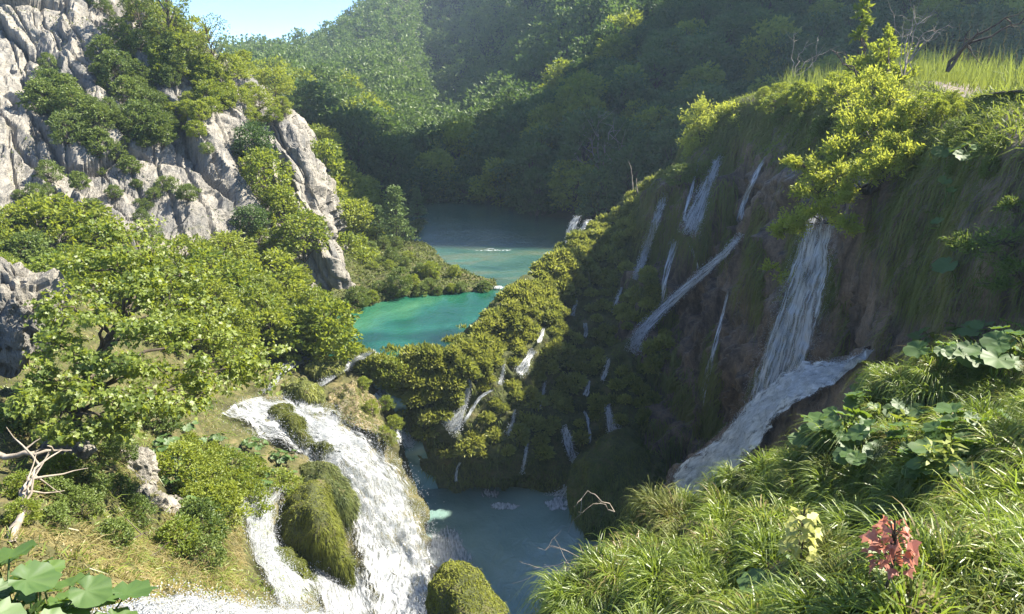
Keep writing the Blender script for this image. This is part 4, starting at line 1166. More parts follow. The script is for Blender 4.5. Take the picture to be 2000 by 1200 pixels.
while len(done) < 150 and tries < 9000:
    tries += 1
    vv = 700 + 560 * g.random(); uu = 1100 + 950 * g.random()
    h_ = hit(uu, vv, ('near',))
    if h_ is None: continue
    px = 0.36 * F / h_[2]
    if ell(uu, vv, 1770, 820, 190, 75) and g.random() < 0.75 or ell(uu, vv, 1550, 1130, 60, 50) or ell(uu, vv, 1725, 1150, 70, 50): continue
    if any(abs(uu - q[0]) < 0.40 * px and abs(vv - q[1]) < 0.34 * px for q in done): continue
    done.append((uu, vv))
    dry = g.random() < 0.16
    sz = 0.7 + 0.6 * g.random()
    single('grass_tussock', (GTD if dry else GT)[int(g.integers(5))], h_[0], sz, f"{size_word(sz, 0.88, 1.1)} {'withered straw-brown' if dry else 'arching green'} grass tussock {beside(uu, vv, NEAR_MARKS)}", 'grass', 'grass tussocks on the near bank', tilt=(g.normal() * 0.15, -0.15 + g.normal() * 0.15))
carpet('grass', NEAR, 18000, lambda u, v, p, n: (v < 1290) * (v > 560) * np.clip(0.6 + 0.8 * fbm(p, 0.8, 2, 4), 0.1, 1), GRASS, 0.30, 0.009, 0.7, (0.5, 0.6, 0.4), label='short grass and dry stalks covering the bank between tussocks', cat='grass', seg=3, seed=82)

# butterbur: every leaf on its own stalk
def butter_leaf(seed, R, h, lean):
    q = np.random.default_rng(seed)
    n = 22
    a = np.linspace(-math.pi + 0.32, math.pi - 0.32, n)
    rad = R * (1 + 0.07 * np.sin(a * 9 + seed) + 0.05 * q.normal(size=n)) * (0.78 + 0.22 * np.cos(a))
    top = np.array([lean, 0, h])
    ring = np.stack([rad * np.cos(a), rad * np.sin(a), 0.05 * R * np.sin(a * 6 + seed) + 0.22 * rad ** 2 / R + 0.05 * R * (-1.0) ** np.arange(n)], -1)
    mid = ring * np.array([0.55, 0.55, 0.3]) + np.array([0, 0, 0.05 * R]) + 0.02 * R * q.normal(size=ring.shape)
    ti, ro = 0.35 + 0.3 * q.random(), 0.3 * q.normal()
    Ry = np.array([[math.cos(ti), 0, math.sin(ti)], [0, 1, 0], [-math.sin(ti), 0, math.cos(ti)]])
    Rx = np.array([[1, 0, 0], [0, math.cos(ro), -math.sin(ro)], [0, math.sin(ro), math.cos(ro)]])
    V = np.concatenate([[[0, 0, 0]], mid, ring]) @ (Ry @ Rx).T + top
    tri = []
    for i in range(n - 1):
        tri += [[0, 1 + i, 2 + i, 2 + i], [1 + i, 1 + n + i, 2 + n + i, 2 + i]]
    Vs, Qs = tubes([(catmull(np.array([[0, 0, -0.05], [lean * 0.35, 0, h * 0.55], top]), 6, 0), np.linspace(0.014, 0.008, 6))], 5)
    quads = [t_ for t_ in tri if t_[2] != t_[3]]; tris = [t_[:3] for t_ in tri if t_[2] == t_[3]]
    me = bpy.data.meshes.new('butterbur_leaf')
    nv = len(V)
    me.from_pydata(np.concatenate([V, Vs]).tolist(), [], quads + tris + (Qs + nv).tolist())
    at = me.attributes.new('t', 'FLOAT', 'POINT')
    at.data.foreach_set('value', np.concatenate([np.clip(0.35 + 0.45 * q.random() + 0.10 * q.normal(size=nv) + 0.16 * (-1.0) ** np.arange(nv), 0, 1), np.full(len(Vs), 0.7)]).astype(np.float32))
    me.materials.append(LEAF_B)
    for po in me.polygons: po.use_smooth = True
    return me
BL = [butter_leaf(k, 0.17 + 0.05 * (k % 3), 0.28 + 0.07 * (k % 4), 0.12 + 0.05 * (k % 3)) for k in range(10)]
def butterbur(p, n, s, label, group, name='butterbur'):
    e = obj(name, None, loc=p, scale=s, rot=(0, 0, g.random() * 6.28), label=label, cat='plant', group=group)
    for k in range(n):
        r = 0.28 * math.sqrt(g.random())
        a = k * 2.4 + g.random()
        obj('leaf', BL[int(g.integers(len(BL)))], e, loc=(r * math.cos(a), r * math.sin(a), 0), rot=(0, 0, a + 0.5 * g.normal()), scale=0.75 + 0.5 * g.random())
    return e
for (uu, vv) in [(1640, 800), (1700, 790), (1760, 800), (1830, 805), (1890, 830), (1660, 850), (1720, 865), (1790, 870), (1850, 890), (1920, 870), (1680, 900), (1900, 920), (1600, 815), (1700, 745), (1820, 925)]:
    h_ = hit(uu, vv + 25, ('near',)) or hit(uu, vv + 60, ('near',)) or hit(uu, vv + 100, ('near',))
    butterbur(h_[0], 18, 0.47, f"broad-leaved butterbur plant {beside(uu, vv, [(1600, 790, 'at the torrent end of the bank patch'), (1700, 745, 'at the upper edge of the bank patch'), (1680, 880, 'at the lower edge of the bank patch'), (1760, 810, 'in the middle of the bank patch'), (1890, 830, 'at the uphill end of the bank patch'), (1830, 910, 'beside the pointed-leaf herbs')])}", 'butterbur in the bank grass')
for (uu, vv) in [(1820, 650), (1880, 640), (1940, 650), (1990, 670), (1840, 690), (1900, 690), (1960, 700)]:
    h_ = hit(uu, vv + 30, ('near', 'wall'))
    butterbur(h_[0], 13, 0.6, 'shaded butterbur plant at the foot of the hanging sedge', 'butterbur in the shade')
for (uu, vv, dd, s) in [(20, 1105, 4.0, 0.55), (90, 1130, 3.9, 0.55), (140, 1160, 3.9, 0.5), (-20, 1120, 3.7, 0.55), (50, 1160, 3.7, 0.55), (110, 1200, 3.8, 0.55), (10, 1190, 3.6, 0.5)]:
    butterbur(P(uu, vv, dd) - np.array([0, 0, 0.32]), 8, s, 'big-leaved butterbur beside the dry grass below the walkway', 'butterbur below the walkway')
for (uu, vv) in [(330, 880), (390, 870), (450, 885), (510, 880), (550, 900), (350, 920), (410, 930), (470, 935), (530, 935), (370, 970), (430, 985), (490, 960), (400, 1010), (340, 955), (560, 930), (310, 900), (370, 850), (430, 860), (490, 870), (540, 890), (570, 905), (320, 930), (450, 960), (510, 955), (380, 940), (440, 905), (500, 910), (360, 995)]:
    h_ = hit(uu, vv + 8, ('lbank',))
    butterbur(h_[0] + np.array([0, 0, 0.05 + 0.25 * g.random()]), 17, 0.5, f"small-leaved butterbur plant {beside(uu, vv, [(330, 880, 'beside the tall weathered limestone block'), (430, 860, 'at the top of the leafy patch under the maple'), (550, 900, 'beside the moss lip of the broad waterfall'), (450, 920, 'in the middle of the leafy patch'), (500, 950, 'above the narrow white cascade'), (390, 1000, 'at the lower end of the leafy patch')])}", 'butterbur beside the cascade')
for (uu, vv) in [(1870, 400), (1850, 470), (1880, 560), (1900, 330), (1840, 440), (1855, 330)]:
    h_ = hit(uu, vv, ('wall',))
    butterbur(h_[0], 5, 0.75, 'small round-leaved plant hanging on the sedge-covered wall', 'round-leaved plants on the wall')

g = np.random.default_rng(88)
strew(17, [(370, 905, 60, 25), (470, 925, 60, 22), (430, 960, 90, 35), (535, 935, 25, 18), (400, 1000, 60, 30)], ('lbank',), (60, 105), SHL, 'bank_shrub',
      lambda a, b, c: f"{size_word(c, 74, 90)} lush bush {beside(a, b, [(370, 905, 'beside the tall weathered limestone block'), (470, 925, 'in the middle of the butterbur patch'), (535, 935, 'beside the moss lip of the broad waterfall'), (430, 965, 'at the lower side of the butterbur patch'), (400, 1005, 'under the butterbur patch near the narrow cascade')])}", 'shrub', 'bushes beside the cascade', 1.9, 0.0, 0.4)
# two saplings in the grass
def sapling(name, p, top, mat, label, n, L, dome):
    """a stem with leaves spread over a loose dome, each leaf a part"""
    e = obj(name, None, loc=p, label=label, cat='sapling')
    lines = [(catmull(np.array([[0, 0, -0.05], [0.02, 0, top * 0.5], [0, 0.02, top]]), 8, 0), np.linspace(0.010, 0.005, 8))]
    for k in range(n):
        z = top * (0.45 + 0.55 * (k + 0.5) / n); a = k * 2.4 + 0.4 * g.normal()
        r = dome * (0.35 + 0.65 * g.random()) * math.sqrt(max(0.05, 1 - ((z / top - 0.62) / 0.42) ** 2))
        c = np.array([[r * math.cos(a), r * math.sin(a), z]])
        lines.append((np.array([[0, 0.01, z - 0.06], [c[0, 0] * 0.6, c[0, 1] * 0.6, z - 0.01], c[0]]), np.array([0.003, 0.002, 0.0015])))
        V, Q, T = poly_leaves(ML, c, np.array([[math.cos(a), math.sin(a), -0.5 + 0.35 * g.normal()]]), L * (0.6 + 0.6 * g.random()), g, np.array([g.random()]))
        obj('leaf', mesh('sapling_leaf', V, Q, mat, t=T, smooth=False), e)
    V, Q = tubes(lines, 5)
    obj('stem', mesh('sapling_stem', V, Q, BARK), e)
    return e
p = hit(1550, 1150, ('near',))[0]
sapling('maple_sapling', p, 0.72, PALE, 'young sapling with pale yellow-green leaves standing in the grass', 46, 0.14, 0.13)
p = hit(1725, 1160, ('near',))[0]
sapling('maple_sapling', p, 0.42, RED, 'young sapling with copper red leaves standing in the grass', 58, 0.10, 0.12)
p = hit(1530, 1170, ('near',))[0]
butterbur(p, 7, 0.62, 'small glossy-leaved plant at the foot of the pale sapling', None, 'leafy_herb')
for (uu, vv, lab) in [(1750, 870, 'pointed-leaf herb rising among the butterbur leaves'), (1800, 940, 'pointed-leaf herb in the grass beside the dark hollow'), (1835, 935, 'pointed-leaf herb at the edge of the butterbur patch')]:
    q = np.random.default_rng(uu)
    n = 34; a = np.arange(n) * 2.4; z = 0.12 + 0.38 * np.arange(n) / n
    V, Q, T = leaves(np.stack([0 * a, 0 * a, z], -1), np.stack([np.cos(a), np.sin(a), 0.25 + 0 * a], -1), 0.14, 0.035, q, up=np.array([0, 0, 1.0]))
    e = obj('herb', None, loc=hit(uu, vv + 35, ('near',))[0], label=lab, cat='herb')
    obj('foliage', mesh('herb_foliage', V, Q, LEAF_L, t=T, smooth=False), e)
    V, Q = tubes([(np.array([[0, 0, -0.05], [0.01, 0, 0.25], [0, 0, 0.5]]), np.array([0.008, 0.006, 0.003]))], 5)
    obj('stem', mesh('herb_stem', V, Q, LEAF_L), e)
bare('bare_twig', P(1180, 1110, 7.6), [[(1110, 1105, 8), (1040, 1110, 8.3)], [(1120, 1080, 8), (1050, 1070, 8.3)], [(1100, 1120, 8), (1000, 1140, 8.4)], [(1130, 1095, 7.8), (1080, 1130, 8)]], 0.009, 'pale bare twigs reaching from the grassy bank over the pool', DEADWOOD, 3, 'twig', None, 0.02)
bare('bare_twig', P(1200, 1000, 8.8), [[(1150, 960, 8.8), (1110, 1040, 8.8)], [(1170, 985, 8.8), (1130, 1000, 8.8)]], 0.007, 'curved dry stalks at the edge of the grassy bank above the dark boulder', DEADWOOD, 2, 'twig', None, 0.02)

# ================================================================ left bank cover
def strawd(u, v, p, n):
    return ((v > 1030) & (v < 1190) & (u < 470)) * 0.9 + ((v > 860) & (v <= 1030) & (u < 320)) * 0.12
carpet('dry_grass', LBANK, 17000, strawd, STRAW, 0.30, 0.016, 0.8, (0.5, 0.5, 0.5), label='flattened straw-coloured grass on the bank below the maple', cat='grass', seg=2, seed=91)
def gbd(u, v, p, n):
    return 1.6 * ((v > 1000) & (v < 1180) & (u < 460) & (u > -30)) * np.clip(0.3 + 1.2 * fbm(p, 1.1, 3, 15), 0, 1) + ((v > 760) & (v < 1170) & (u < 620) & (u > -30)) * np.clip(0.5 + 1.2 * fbm(p, 0.7, 3, 14), 0, 1) + ((v > 560) & (v < 760) & (u < 640)) * 0.5
carpet('bank_grass', LBANK, 30000, gbd, GRASS, 0.34, 0.02, 0.8, (0.5, 0.5, 0.45), label='green and yellow grass over the slope below the maple', cat='grass', seg=2, seed=92)
carpet('moss', CLIFF, 13000, lambda u, v, p, n: (u < 700) * (v < 560) * (n[:, 2] > 0.42) * np.clip(0.1 + 1.3 * fbm(p, 0.35, 3, 24), 0, 1), MOSS_D, 0.22, 0.06, 0.6, (0.6, 0.5, 0.5), label='grass and moss in the cracks of the limestone cliff', cat='moss', seed=93)
g = np.random.default_rng(95)
strew(18, [(40, 800, 70, 50), (230, 870, 60, 30), (100, 960, 80, 60), (230, 1000, 70, 50), (400, 1060, 60, 40), (330, 830, 60, 25)], ('lbank',), (50, 95), SH_ + SHL[:2], 'bank_shrub',
      lambda a, b, c: f"{size_word(c, 62, 80)} leafy bush {beside(a, b, [(40, 800, 'beside the maple trunk'), (230, 870, 'above the tall weathered block'), (100, 960, 'beside the leaning dead snag'), (230, 1000, 'beside the pale leaning block'), (400, 1060, 'below the butterbur by the cascade'), (330, 830, 'under the drooping maple branches')])}", 'shrub', 'bushes below the maple', 1.6, 0.0, 0.7)
bare('dead_snag', hit(25, 1065, ('lbank',))[0], [[(40, 990, 9.3), (62, 920, 10), (120, 880, 10.5)], [(38, 1000, 9.3), (50, 950, 9.6), (85, 905, 10)]], 0.05, 'leaning bare dead trunk below the maple', DEADWOOD, 4, 'trunk', None, 0.03)
bare('dead_snag', P(-20, 890, 11), [[(60, 885, 11), (140, 880, 11.2)]], 0.06, 'fallen grey trunk lying level under the maple', DEADWOOD, 3, 'trunk', None, 0.03)
bare('fallen_branch', hit(210, 1110, ('lbank',))[0], [[(260, 1095, 12), (350, 1110, 13)], [(240, 1060, 11.5), (290, 1040, 12.5)]], 0.03, 'dark fallen branch lying on the dry grass', BARK, 3, 'branch', None, 0.03)
for k, (uu, vv, dd, ru, rv, lab) in enumerate([(20, 620, 14.5, 70, 95, 'large pale limestone boulder beside the maple crown'), (255, 935, 16, 42, 60, 'tall weathered limestone block on the bank'), (285, 1010, 15.2, 36, 55, 'pale limestone block leaning below the weathered block'), (120, 880, 12.6, 40, 26, 'grey limestone boulder under the maple trunk'), (345, 1000, 17, 30, 24, 'small grey limestone boulder under the butterbur')]):
    sc = dd / F
    boulder('limestone_boulder', P(uu, vv, dd + ru * sc * 0.6), (ru * sc * 1.2, ru * sc * 1.2, rv * sc * 1.1), ROCK, lab, 'boulder', 3 + k, 0.3)
# ================================================================ falling water
FALL = foam_mat('white_water', 13, 2.4, 0.37, 0.52)
FALLTHIN = foam_mat('thin_fall', 11, 1.0, 0.36, 0.54, (0.74, 0.76, 0.79))
TORRENT = foam_mat('torrent', 9, 2.6, 0.28, 0.42, (0.82, 0.835, 0.85))
RILL = foam_mat('rill', 10, 3.0, 0.34, 0.52, (0.62, 0.65, 0.68))
FOAM = foam_mat('foam', 3, 3.0, 0.44, 0.58)
DROP = bpy.data.materials.new('spray_drop'); DROP.use_nodes = True
_t = DROP.node_tree; _t.nodes.clear()
_d = _t.nodes.new('ShaderNodeBsdfDiffuse'); _d.inputs[0].default_value = (0.6, 0.62, 0.64, 1)
_r = _t.nodes.new('ShaderNodeBsdfTranslucent'); _r.inputs[0].default_value = (0.6, 0.62, 0.64, 1)
_m = _t.nodes.new('ShaderNodeMixShader'); _m.inputs[0].default_value = 0.45
_t.links.new(_d.outputs[0], _m.inputs[1]); _t.links.new(_r.outputs[0], _m.inputs[2]); out(_t, _m.outputs[0])

TET = np.array([[1, 0, -0.7], [-0.5, 0.87, -0.7], [-0.5, -0.87, -0.7], [0, 0, 1.5]])
TEF = np.array([[0, 1, 3], [1, 2, 3], [2, 0, 3], [0, 2, 1]])
def drops(C, r):
    n = len(C)
    a = g.random(n) * 6.283; c, s_ = np.cos(a)[:, None], np.sin(a)[:, None]
    X = np.stack([TET[None, :, 0] * c - TET[None, :, 1] * s_, TET[None, :, 0] * s_ + TET[None, :, 1] * c, np.broadcast_to(TET[None, :, 2], (n, 4)) * np.where(g.random((n, 1)) < 0.5, 1, -1)], -1)
    V = C[:, None] + X * np.asarray(r)[:, None, None]
    return V.reshape(-1, 3), (np.arange(n)[:, None, None] * 4 + TEF[None]).reshape(-1, 3)

g = np.random.default_rng(111)
ALL = ('cliff', 'lbank', 'mound', 'wall', 'near', 'knoll')
def fall(name, rows, label, mat=FALL, nv=60, nu=26, spray=0, rad=(0.012, 0.035), off=0.12, puff=0.35, relief=0.12, sink=None, cat='waterfall', edge=0.9, group=None, spread_low=1.0, fade=1.0, on=ALL):
    """rows: [(u,v,d), ...] across the flow, from the lip down; lies on or in front of the ground"""
    A = np.array([[(c[0], c[1], c[2] if len(c) > 2 else 1e4) for c in r] for r in rows], float)
    uvd = catmull(catmull(A, nu, 1), nv, 0)
    Dp = np.zeros((nv, nu))
    for i in range(nv):
        for j in range(nu):
            h_ = hit(uvd[i, j, 0], uvd[i, j, 1], on) if sink is None else None
            Dp[i, j] = h_[2] if h_ is not None else 1e3
    far_ = Dp > 900
    if far_.any() and not far_.all(): Dp[far_] = np.median(Dp[~far_])
    k_ = max(2, nv // 10)
    Dm = np.stack([Dp[max(0, i - k_):i + k_ + 1].min(0) for i in range(nv)])
    Dp = np.stack([Dm[max(0, i - k_):i + k_ + 1].mean(0) for i in range(nv)]) - off
    Dp = np.where(uvd[..., 2] < 5e3, np.minimum(uvd[..., 2], Dp) if sink is None else uvd[..., 2], Dp)
    G_ = np.array([[P(uvd[i, j, 0], uvd[i, j, 1], Dp[i, j]) for j in range(nu)] for i in range(nv)])
    Pt = Patch([[('w', *G_[i, j]) for j in range(nu)] for i in range(nv)], nv, nu, lambda G, N: relief * fbm(G * np.array([1, 1, 0.35]), 1.4, 3, 7) + 0.4 * relief * fbm(G, 5, 2, 9))
    uvu = np.broadcast_to(np.linspace(0, 1, nu)[None], (nv, nu)); uvv = np.broadcast_to(np.linspace(0, 1, nv)[:, None], (nv, nu))
    wid = np.mean(np.linalg.norm(Pt.G[:, -1] - Pt.G[:, 0], axis=-1)); ln = np.mean(np.linalg.norm(np.diff(Pt.G, axis=0), axis=-1)) * nv
    uv = np.stack([uvu * wid, uvv * ln], -1).reshape(-1, 2)
    e_ = np.abs(uvu - 0.5) * 2
    T = np.clip((e_ - 0.55) / 0.45, 0, 1) ** 1.5 * edge + fade * (0.6 * np.clip((uvv - 0.88) / 0.12, 0, 1) + 0.5 * np.clip((0.08 - uvv) / 0.08, 0, 1))
    e = obj(name, None, loc=Pt.V.mean(0), label=label, cat=cat, group=group)
    c0 = Pt.V.mean(0)
    obj('water', mesh(name + '_water', Pt.V - c0, Pt.Q, mat, uv=uv, t=T.ravel()), e)
    if spray:
        fi = g.random(spray) ** 0.85 * (nv - 1.001); fj = np.clip((0.5 + 0.27 * g.normal(size=spray)) * (nu - 1), 0, nu - 1.001)
        i, j = fi.astype(int), fj.astype(int); a_, b_ = (fi - i)[:, None], (fj - j)[:, None]
        base_ = (1 - a_) * (1 - b_) * Pt.G[i, j] + a_ * (1 - b_) * Pt.G[i + 1, j] + (1 - a_) * b_ * Pt.G[i, j + 1] + a_ * b_ * Pt.G[i + 1, j + 1]
        lowf = (i / nv)[:, None]
        C = base_ + Pt.N[i, j] * (np.abs(g.normal(size=(spray, 1))) * puff * (0.3 + spread_low * lowf)) + g.normal(size=(spray, 3)) * puff * 0.35 * (0.3 + spread_low * lowf)
        V, Q = drops(C - c0, rad[0] + (rad[1] - rad[0]) * g.random(spray) ** 2)
        obj('spray', mesh(name + '_spray', V, Q, DROP, smooth=False), e, kind='stuff')
    return Pt

# ---- the rock apron that carries the torrent on the shaded side
tr_rows = [[(1705, 676, 15.5), (1690, 690, 15.2), (1668, 706, 14.9)], [(1640, 702, 16.4), (1630, 722, 16.0), (1620, 748, 15.6)], [(1570, 715, 17.6), (1560, 750, 17.2), (1555, 790, 16.8)], [(1490, 765, 19.0), (1490, 805, 18.6), (1495, 850, 18.2)],
           [(1410, 845, 20.6), (1425, 880, 20.2), (1440, 920, 19.8)], [(1330, 910, 22.6), (1360, 945, 22.2), (1385, 985, 21.8)], [(1290, 975, 24.6), (1320, 1010, 24.2), (1350, 1040, 23.8)]]
ap = [[(l[0] - 30, l[1] + 190, l[2] + 3.5), (l[0] - 18, l[1] + 60, l[2] + 1.2), (l[0] - 4, l[1] + 2, l[2] + 0.6), (m[0], m[1], m[2] + 0.6), (r[0] + 4, r[1], r[2] + 0.6), (r[0] + 90, r[1] + 40, r[2] - 1.5), (r[0] + 160, r[1] + 220, r[2] - 2.5)] for l, m, r in tr_rows]
ap.append([(u_ - 60, v_ + 200, d_ + 2) for u_, v_, d_ in ap[-1]])
APRON = Patch(ap, 110, 90, lambda G, N: 0.14 * fbm(G, 0.9, 4, 81) + 0.09 * ridged(G, 1.5, 3, 82) - 0.1)
APRON.build('rock_apron', TRAV, kind='structure')
# ---- the big sunlit cascade
fall('waterfall', [
    [(420, 812, 29.0), (470, 790, 29.4), (525, 768, 30.4)],
    [(500, 850, 28.0), (560, 825, 28.6), (610, 800, 29.8)],
    [(590, 895, 27.2), (640, 865, 27.8), (700, 838, 29.0)],
    [(648, 950, 26.8), (705, 920, 27.6), (770, 895, 28.8)],
    [(678, 1020, 26.6), (745, 1000, 27.4), (818, 980, 28.8)],
    [(695, 1090, 26.2), (770, 1080, 27.0), (845, 1065, 28.4)],
    [(710, 1190, 25.8), (790, 1180, 26.4), (868, 1150, 27.6)],
    [(715, 1260, 25.6), (800, 1260, 26.2), (880, 1230, 27.2)]],
    'broad sunlit white waterfall plunging into the shaded pool', FALL, 110, 44, 40000, (0.006, 0.017), puff=0.36, relief=0.2, edge=0.7, fade=0.3, on=('lbank',))
fall('waterfall', [
    [(470, 965), (510, 955), (570, 948)], [(470, 1000), (500, 1000), (545, 990)], [(480, 1050), (510, 1050), (548, 1050)],
    [(500, 1100), (525, 1095), (575, 1085)], [(520, 1150), (560, 1130), (640, 1095)], [(535, 1200), (600, 1190), (690, 1120)]],
    'narrow white cascade running between the moss cushions', FALL, 60, 26, 9000, (0.006, 0.015), puff=0.12, relief=0.08, on=('lbank',))
fall('waterfall', [[(590, 1085), (620, 1092), (660, 1098)], [(600, 1120), (650, 1120), (700, 1110)], [(610, 1160), (670, 1160), (730, 1145)], [(620, 1220), (690, 1220), (760, 1200)]],
    'thin water curtain over the dark rock under the moss cushions', FALLTHIN, 40, 40, 5000, (0.006, 0.015), puff=0.12, relief=0.06, on=('lbank',))
fall('waterfall', [[(160, 1195), (170, 1215), (180, 1240)], [(300, 1160), (310, 1190), (320, 1230)], [(430, 1165), (440, 1195), (450, 1230)], [(540, 1180), (560, 1205), (580, 1240)], [(650, 1190), (680, 1220), (700, 1250)]],
    'foaming white torrent rushing out below the dry grass bank', FALL, 60, 24, 9000, (0.005, 0.014), puff=0.13, relief=0.10, on=('lbank',))
# ---- rapids feeding it
def rapids(rows, label, mat=FALL, sp=1500, **k):
    return fall('rapids', rows, label, mat, 40, 16, sp, (0.008, 0.02), off=0.06, puff=0.08, relief=0.05, cat='rapids', on=('lbank',), **k)
rapids([[(735, 683), (728, 690), (715, 699)], [(700, 692), (700, 702), (690, 712)], [(680, 705), (675, 722), (668, 730)], [(655, 730), (650, 742), (640, 750)], [(630, 745), (622, 755), (615, 762)]], 'white rapids pouring from the turquoise lake beside the barrier')
rapids([[(625, 692), (620, 700), (612, 708)], [(590, 696), (585, 708), (575, 718)], [(560, 706), (555, 722), (550, 738)], [(548, 725), (540, 742), (535, 758)], [(540, 755), (520, 768), (505, 775)]], 'white rapids under the lake-edge shrubs')
rapids([[(600, 765), (590, 775), (570, 785)], [(625, 785), (600, 800), (580, 800)], [(665, 795), (650, 815), (620, 820)], [(665, 815), (655, 830), (640, 840)]], 'patchy white rapids over the orange stream bed', FOAM)
rapids([[(540, 770), (555, 780), (560, 790)], [(590, 800), (600, 812), (600, 825)], [(640, 835), (645, 845), (640, 858)], [(690, 850), (690, 862), (680, 872)]], 'white rapids passing the long moss strip')
# ---- the side channel
sr = []
for (a_, b_, w_) in [(742, 738, 14), (752, 765, 18), (770, 800, 22), (790, 845, 24), (806, 885, 22), (822, 925, 20), (838, 965, 18)]:
    sr.append([(a_ + k * w_, b_ - k * 4, hit(a_, b_, ('lbank', 'mound'))[2] - 0.12) for k in (-1.1, -0.4, 0.4, 1.1)])
STREAM = Patch(sr, 60, 24, lambda G, N: 0.04 * fbm(G, 2.0, 3, 31))
STREAM.build('stream', POOL, kind='structure')
# ---- shaded falls on the wall
fall('waterfall', [
    [(1570, 405, 21.0), (1600, 415, 20.6), (1640, 425, 20.0)],
    [(1545, 500, 21.6), (1580, 510, 21.2), (1620, 515, 20.6)],
    [(1510, 600, 22.2), (1550, 610, 21.8), (1612, 615, 21.0)],
    [(1470, 720, 23.0), (1520, 730, 22.4), (1580, 720, 21.6)],
    [(1430, 840, 24.0), (1490, 840, 23.2), (1560, 800, 22.2)],
    [(1400, 940, 24.6), (1470, 940, 23.8), (1550, 880, 22.8)]],
    'tall bluish waterfall in the shade behind the willow bushes', FALLTHIN, 90, 44, 16000, (0.004, 0.010), puff=0.12, relief=0.16, on=('wall',))
fall('waterfall', [
    [(1705, 676, 15.5), (1690, 690, 15.2), (1668, 706, 14.9)],
    [(1640, 702, 16.4), (1630, 722, 16.0), (1620, 748, 15.6)],
    [(1570, 715, 17.6), (1560, 750, 17.2), (1555, 790, 16.8)],
    [(1490, 765, 19.0), (1490, 805, 18.6), (1495, 850, 18.2)],
    [(1410, 845, 20.6), (1425, 880, 20.2), (1440, 920, 19.8)],
    [(1330, 910, 22.6), (1360, 945, 22.2), (1385, 985, 21.8)],
    [(1290, 975, 24.6), (1320, 1010, 24.2), (1350, 1040, 23.8)]],
    'foaming white torrent shooting past the edge of the grassy bank', TORRENT, 90, 36, 20000, (0.004, 0.010), puff=0.12, relief=0.14, edge=0.5, fade=0.0, sink=('none',))
def rill(rows, label, mat=FALLTHIN, sp=0, **k):
    c = np.array(rows, float)
    tg = np.gradient(c[:, :2], axis=0); tg /= np.linalg.norm(tg, axis=1, keepdims=True)
    pr = np.stack([tg[:, 1], -tg[:, 0]], -1) * np.sign(tg[:, 1:2] + 1e-6)
    R = [[tuple(c[i, :2] + k * c[i, 2] * pr[i]) for k in (-1, 0, 1)] for i in range(len(c))]
    return fall('waterfall', R, label, mat, 40, 9, sp, (0.01, 0.025), off=0.16, puff=0.08, relief=0.03, on=('mound', 'wall', 'lbank'), **k)
rill(RILL_PATHS[0], 'veil of water over the outer shoulder of the dark wall', sp=2500)
rill(RILL_PATHS[1], 'thin thread of water beside the veil on the wall shoulder')
rill(RILL_PATHS[2], 'thin thread of water down the upper dark wall')
rill(RILL_PATHS[3], 'white cascade down the notch between wall and barrier', FALL, 2500)
rill(RILL_PATHS[4], 'slanting white cascade across the dark wall', FALLTHIN, 3500)
rill(RILL_PATHS[5], 'small side spout above the slanting cascade')
rill(RILL_PATHS[6], 'long thin thread of water low on the dark wall')
rill(RILL_PATHS[7], 'faint veil of water beside the slanting cascade')
# ---- rivulets on the barrier
rill(RILL_PATHS[8], 'rivulet fanning out white at the foot of the barrier', FALL, 1500)
rill(RILL_PATHS[9], 'thin rivulet beside the white fan on the barrier', RILL)
rill(RILL_PATHS[10], 'short white spill halfway down the barrier', FALL, 500)
rill(RILL_PATHS[11], 'double thread of water dropping off the barrier near the dark boulder', FALL, 800)
rill(RILL_PATHS[12], 'fine thread of water between the double thread and the short spout', RILL)
rill(RILL_PATHS[13], 'short white spout low on the barrier under the wall', FALL, 800)
rill(RILL_PATHS[14], 'little white spill in the middle of the shaded tussocks', FALL)
rill(RILL_PATHS[15], 'pale water patch among the upper shaded tussocks', FALL)
rill(RILL_PATHS[16], 'pale water patch beneath the sunlit crest', FALL)
rill(RILL_PATHS[17], 'pale pool of water between shaded tussocks', FALL)
rill(RILL_PATHS[18], 'faint trickle over the brown foot of the barrier', RILL)
rill(RILL_PATHS[19], 'white foam tongue where the double thread meets the pool', FALL, 600)
rill(RILL_PATHS[20], 'white step in the side channel beside the barrier', FALL, 500)
rill(RILL_PATHS[21], 'white ripple at the head of the side channel', FALL)
for k_, lab_ in enumerate(['trickle over the brown moss above the foam patch', 'trickle between the short white spill and the double thread', 'trickle among the tussocks under the slanting cascade', 'trickle below the sunlit lower crest', 'trickle under the notch cascade', 'faint trickle down the steep foot of the barrier']):
    rill(RILL_PATHS[22 + k_], 'thin white ' + lab_ if k_ < 5 else lab_ + ' into the pool', FALL, 250)
fall('waterfall', [[(1118, 425, 52), (1126, 422, 52), (1136, 424, 52)], [(1106, 450, 51.6), (1116, 446, 51.6), (1128, 446, 51.6)], [(1100, 480, 51.4), (1110, 480, 51.4), (1122, 480, 51.4)], [(1098, 510, 51.4), (1108, 512, 51.4), (1120, 512, 51.4)]], 'pale round-shouldered waterfall at the far end of the barrier', FALL, 30, 12, 800, (0.01, 0.03), sink=('none',), puff=0.15)
fall('waterfall', [[(1140, 432, 51), (1150, 428, 51), (1164, 430, 51)], [(1128, 455, 50.6), (1140, 450, 50.6), (1152, 450, 50.6)], [(1118, 480, 50.4), (1130, 480, 50.4), (1146, 480, 50.4)]], 'smaller pale waterfall tucked against the far end of the crest', FALL, 30, 12, 500, (0.01, 0.03), sink=('none',), puff=0.12)

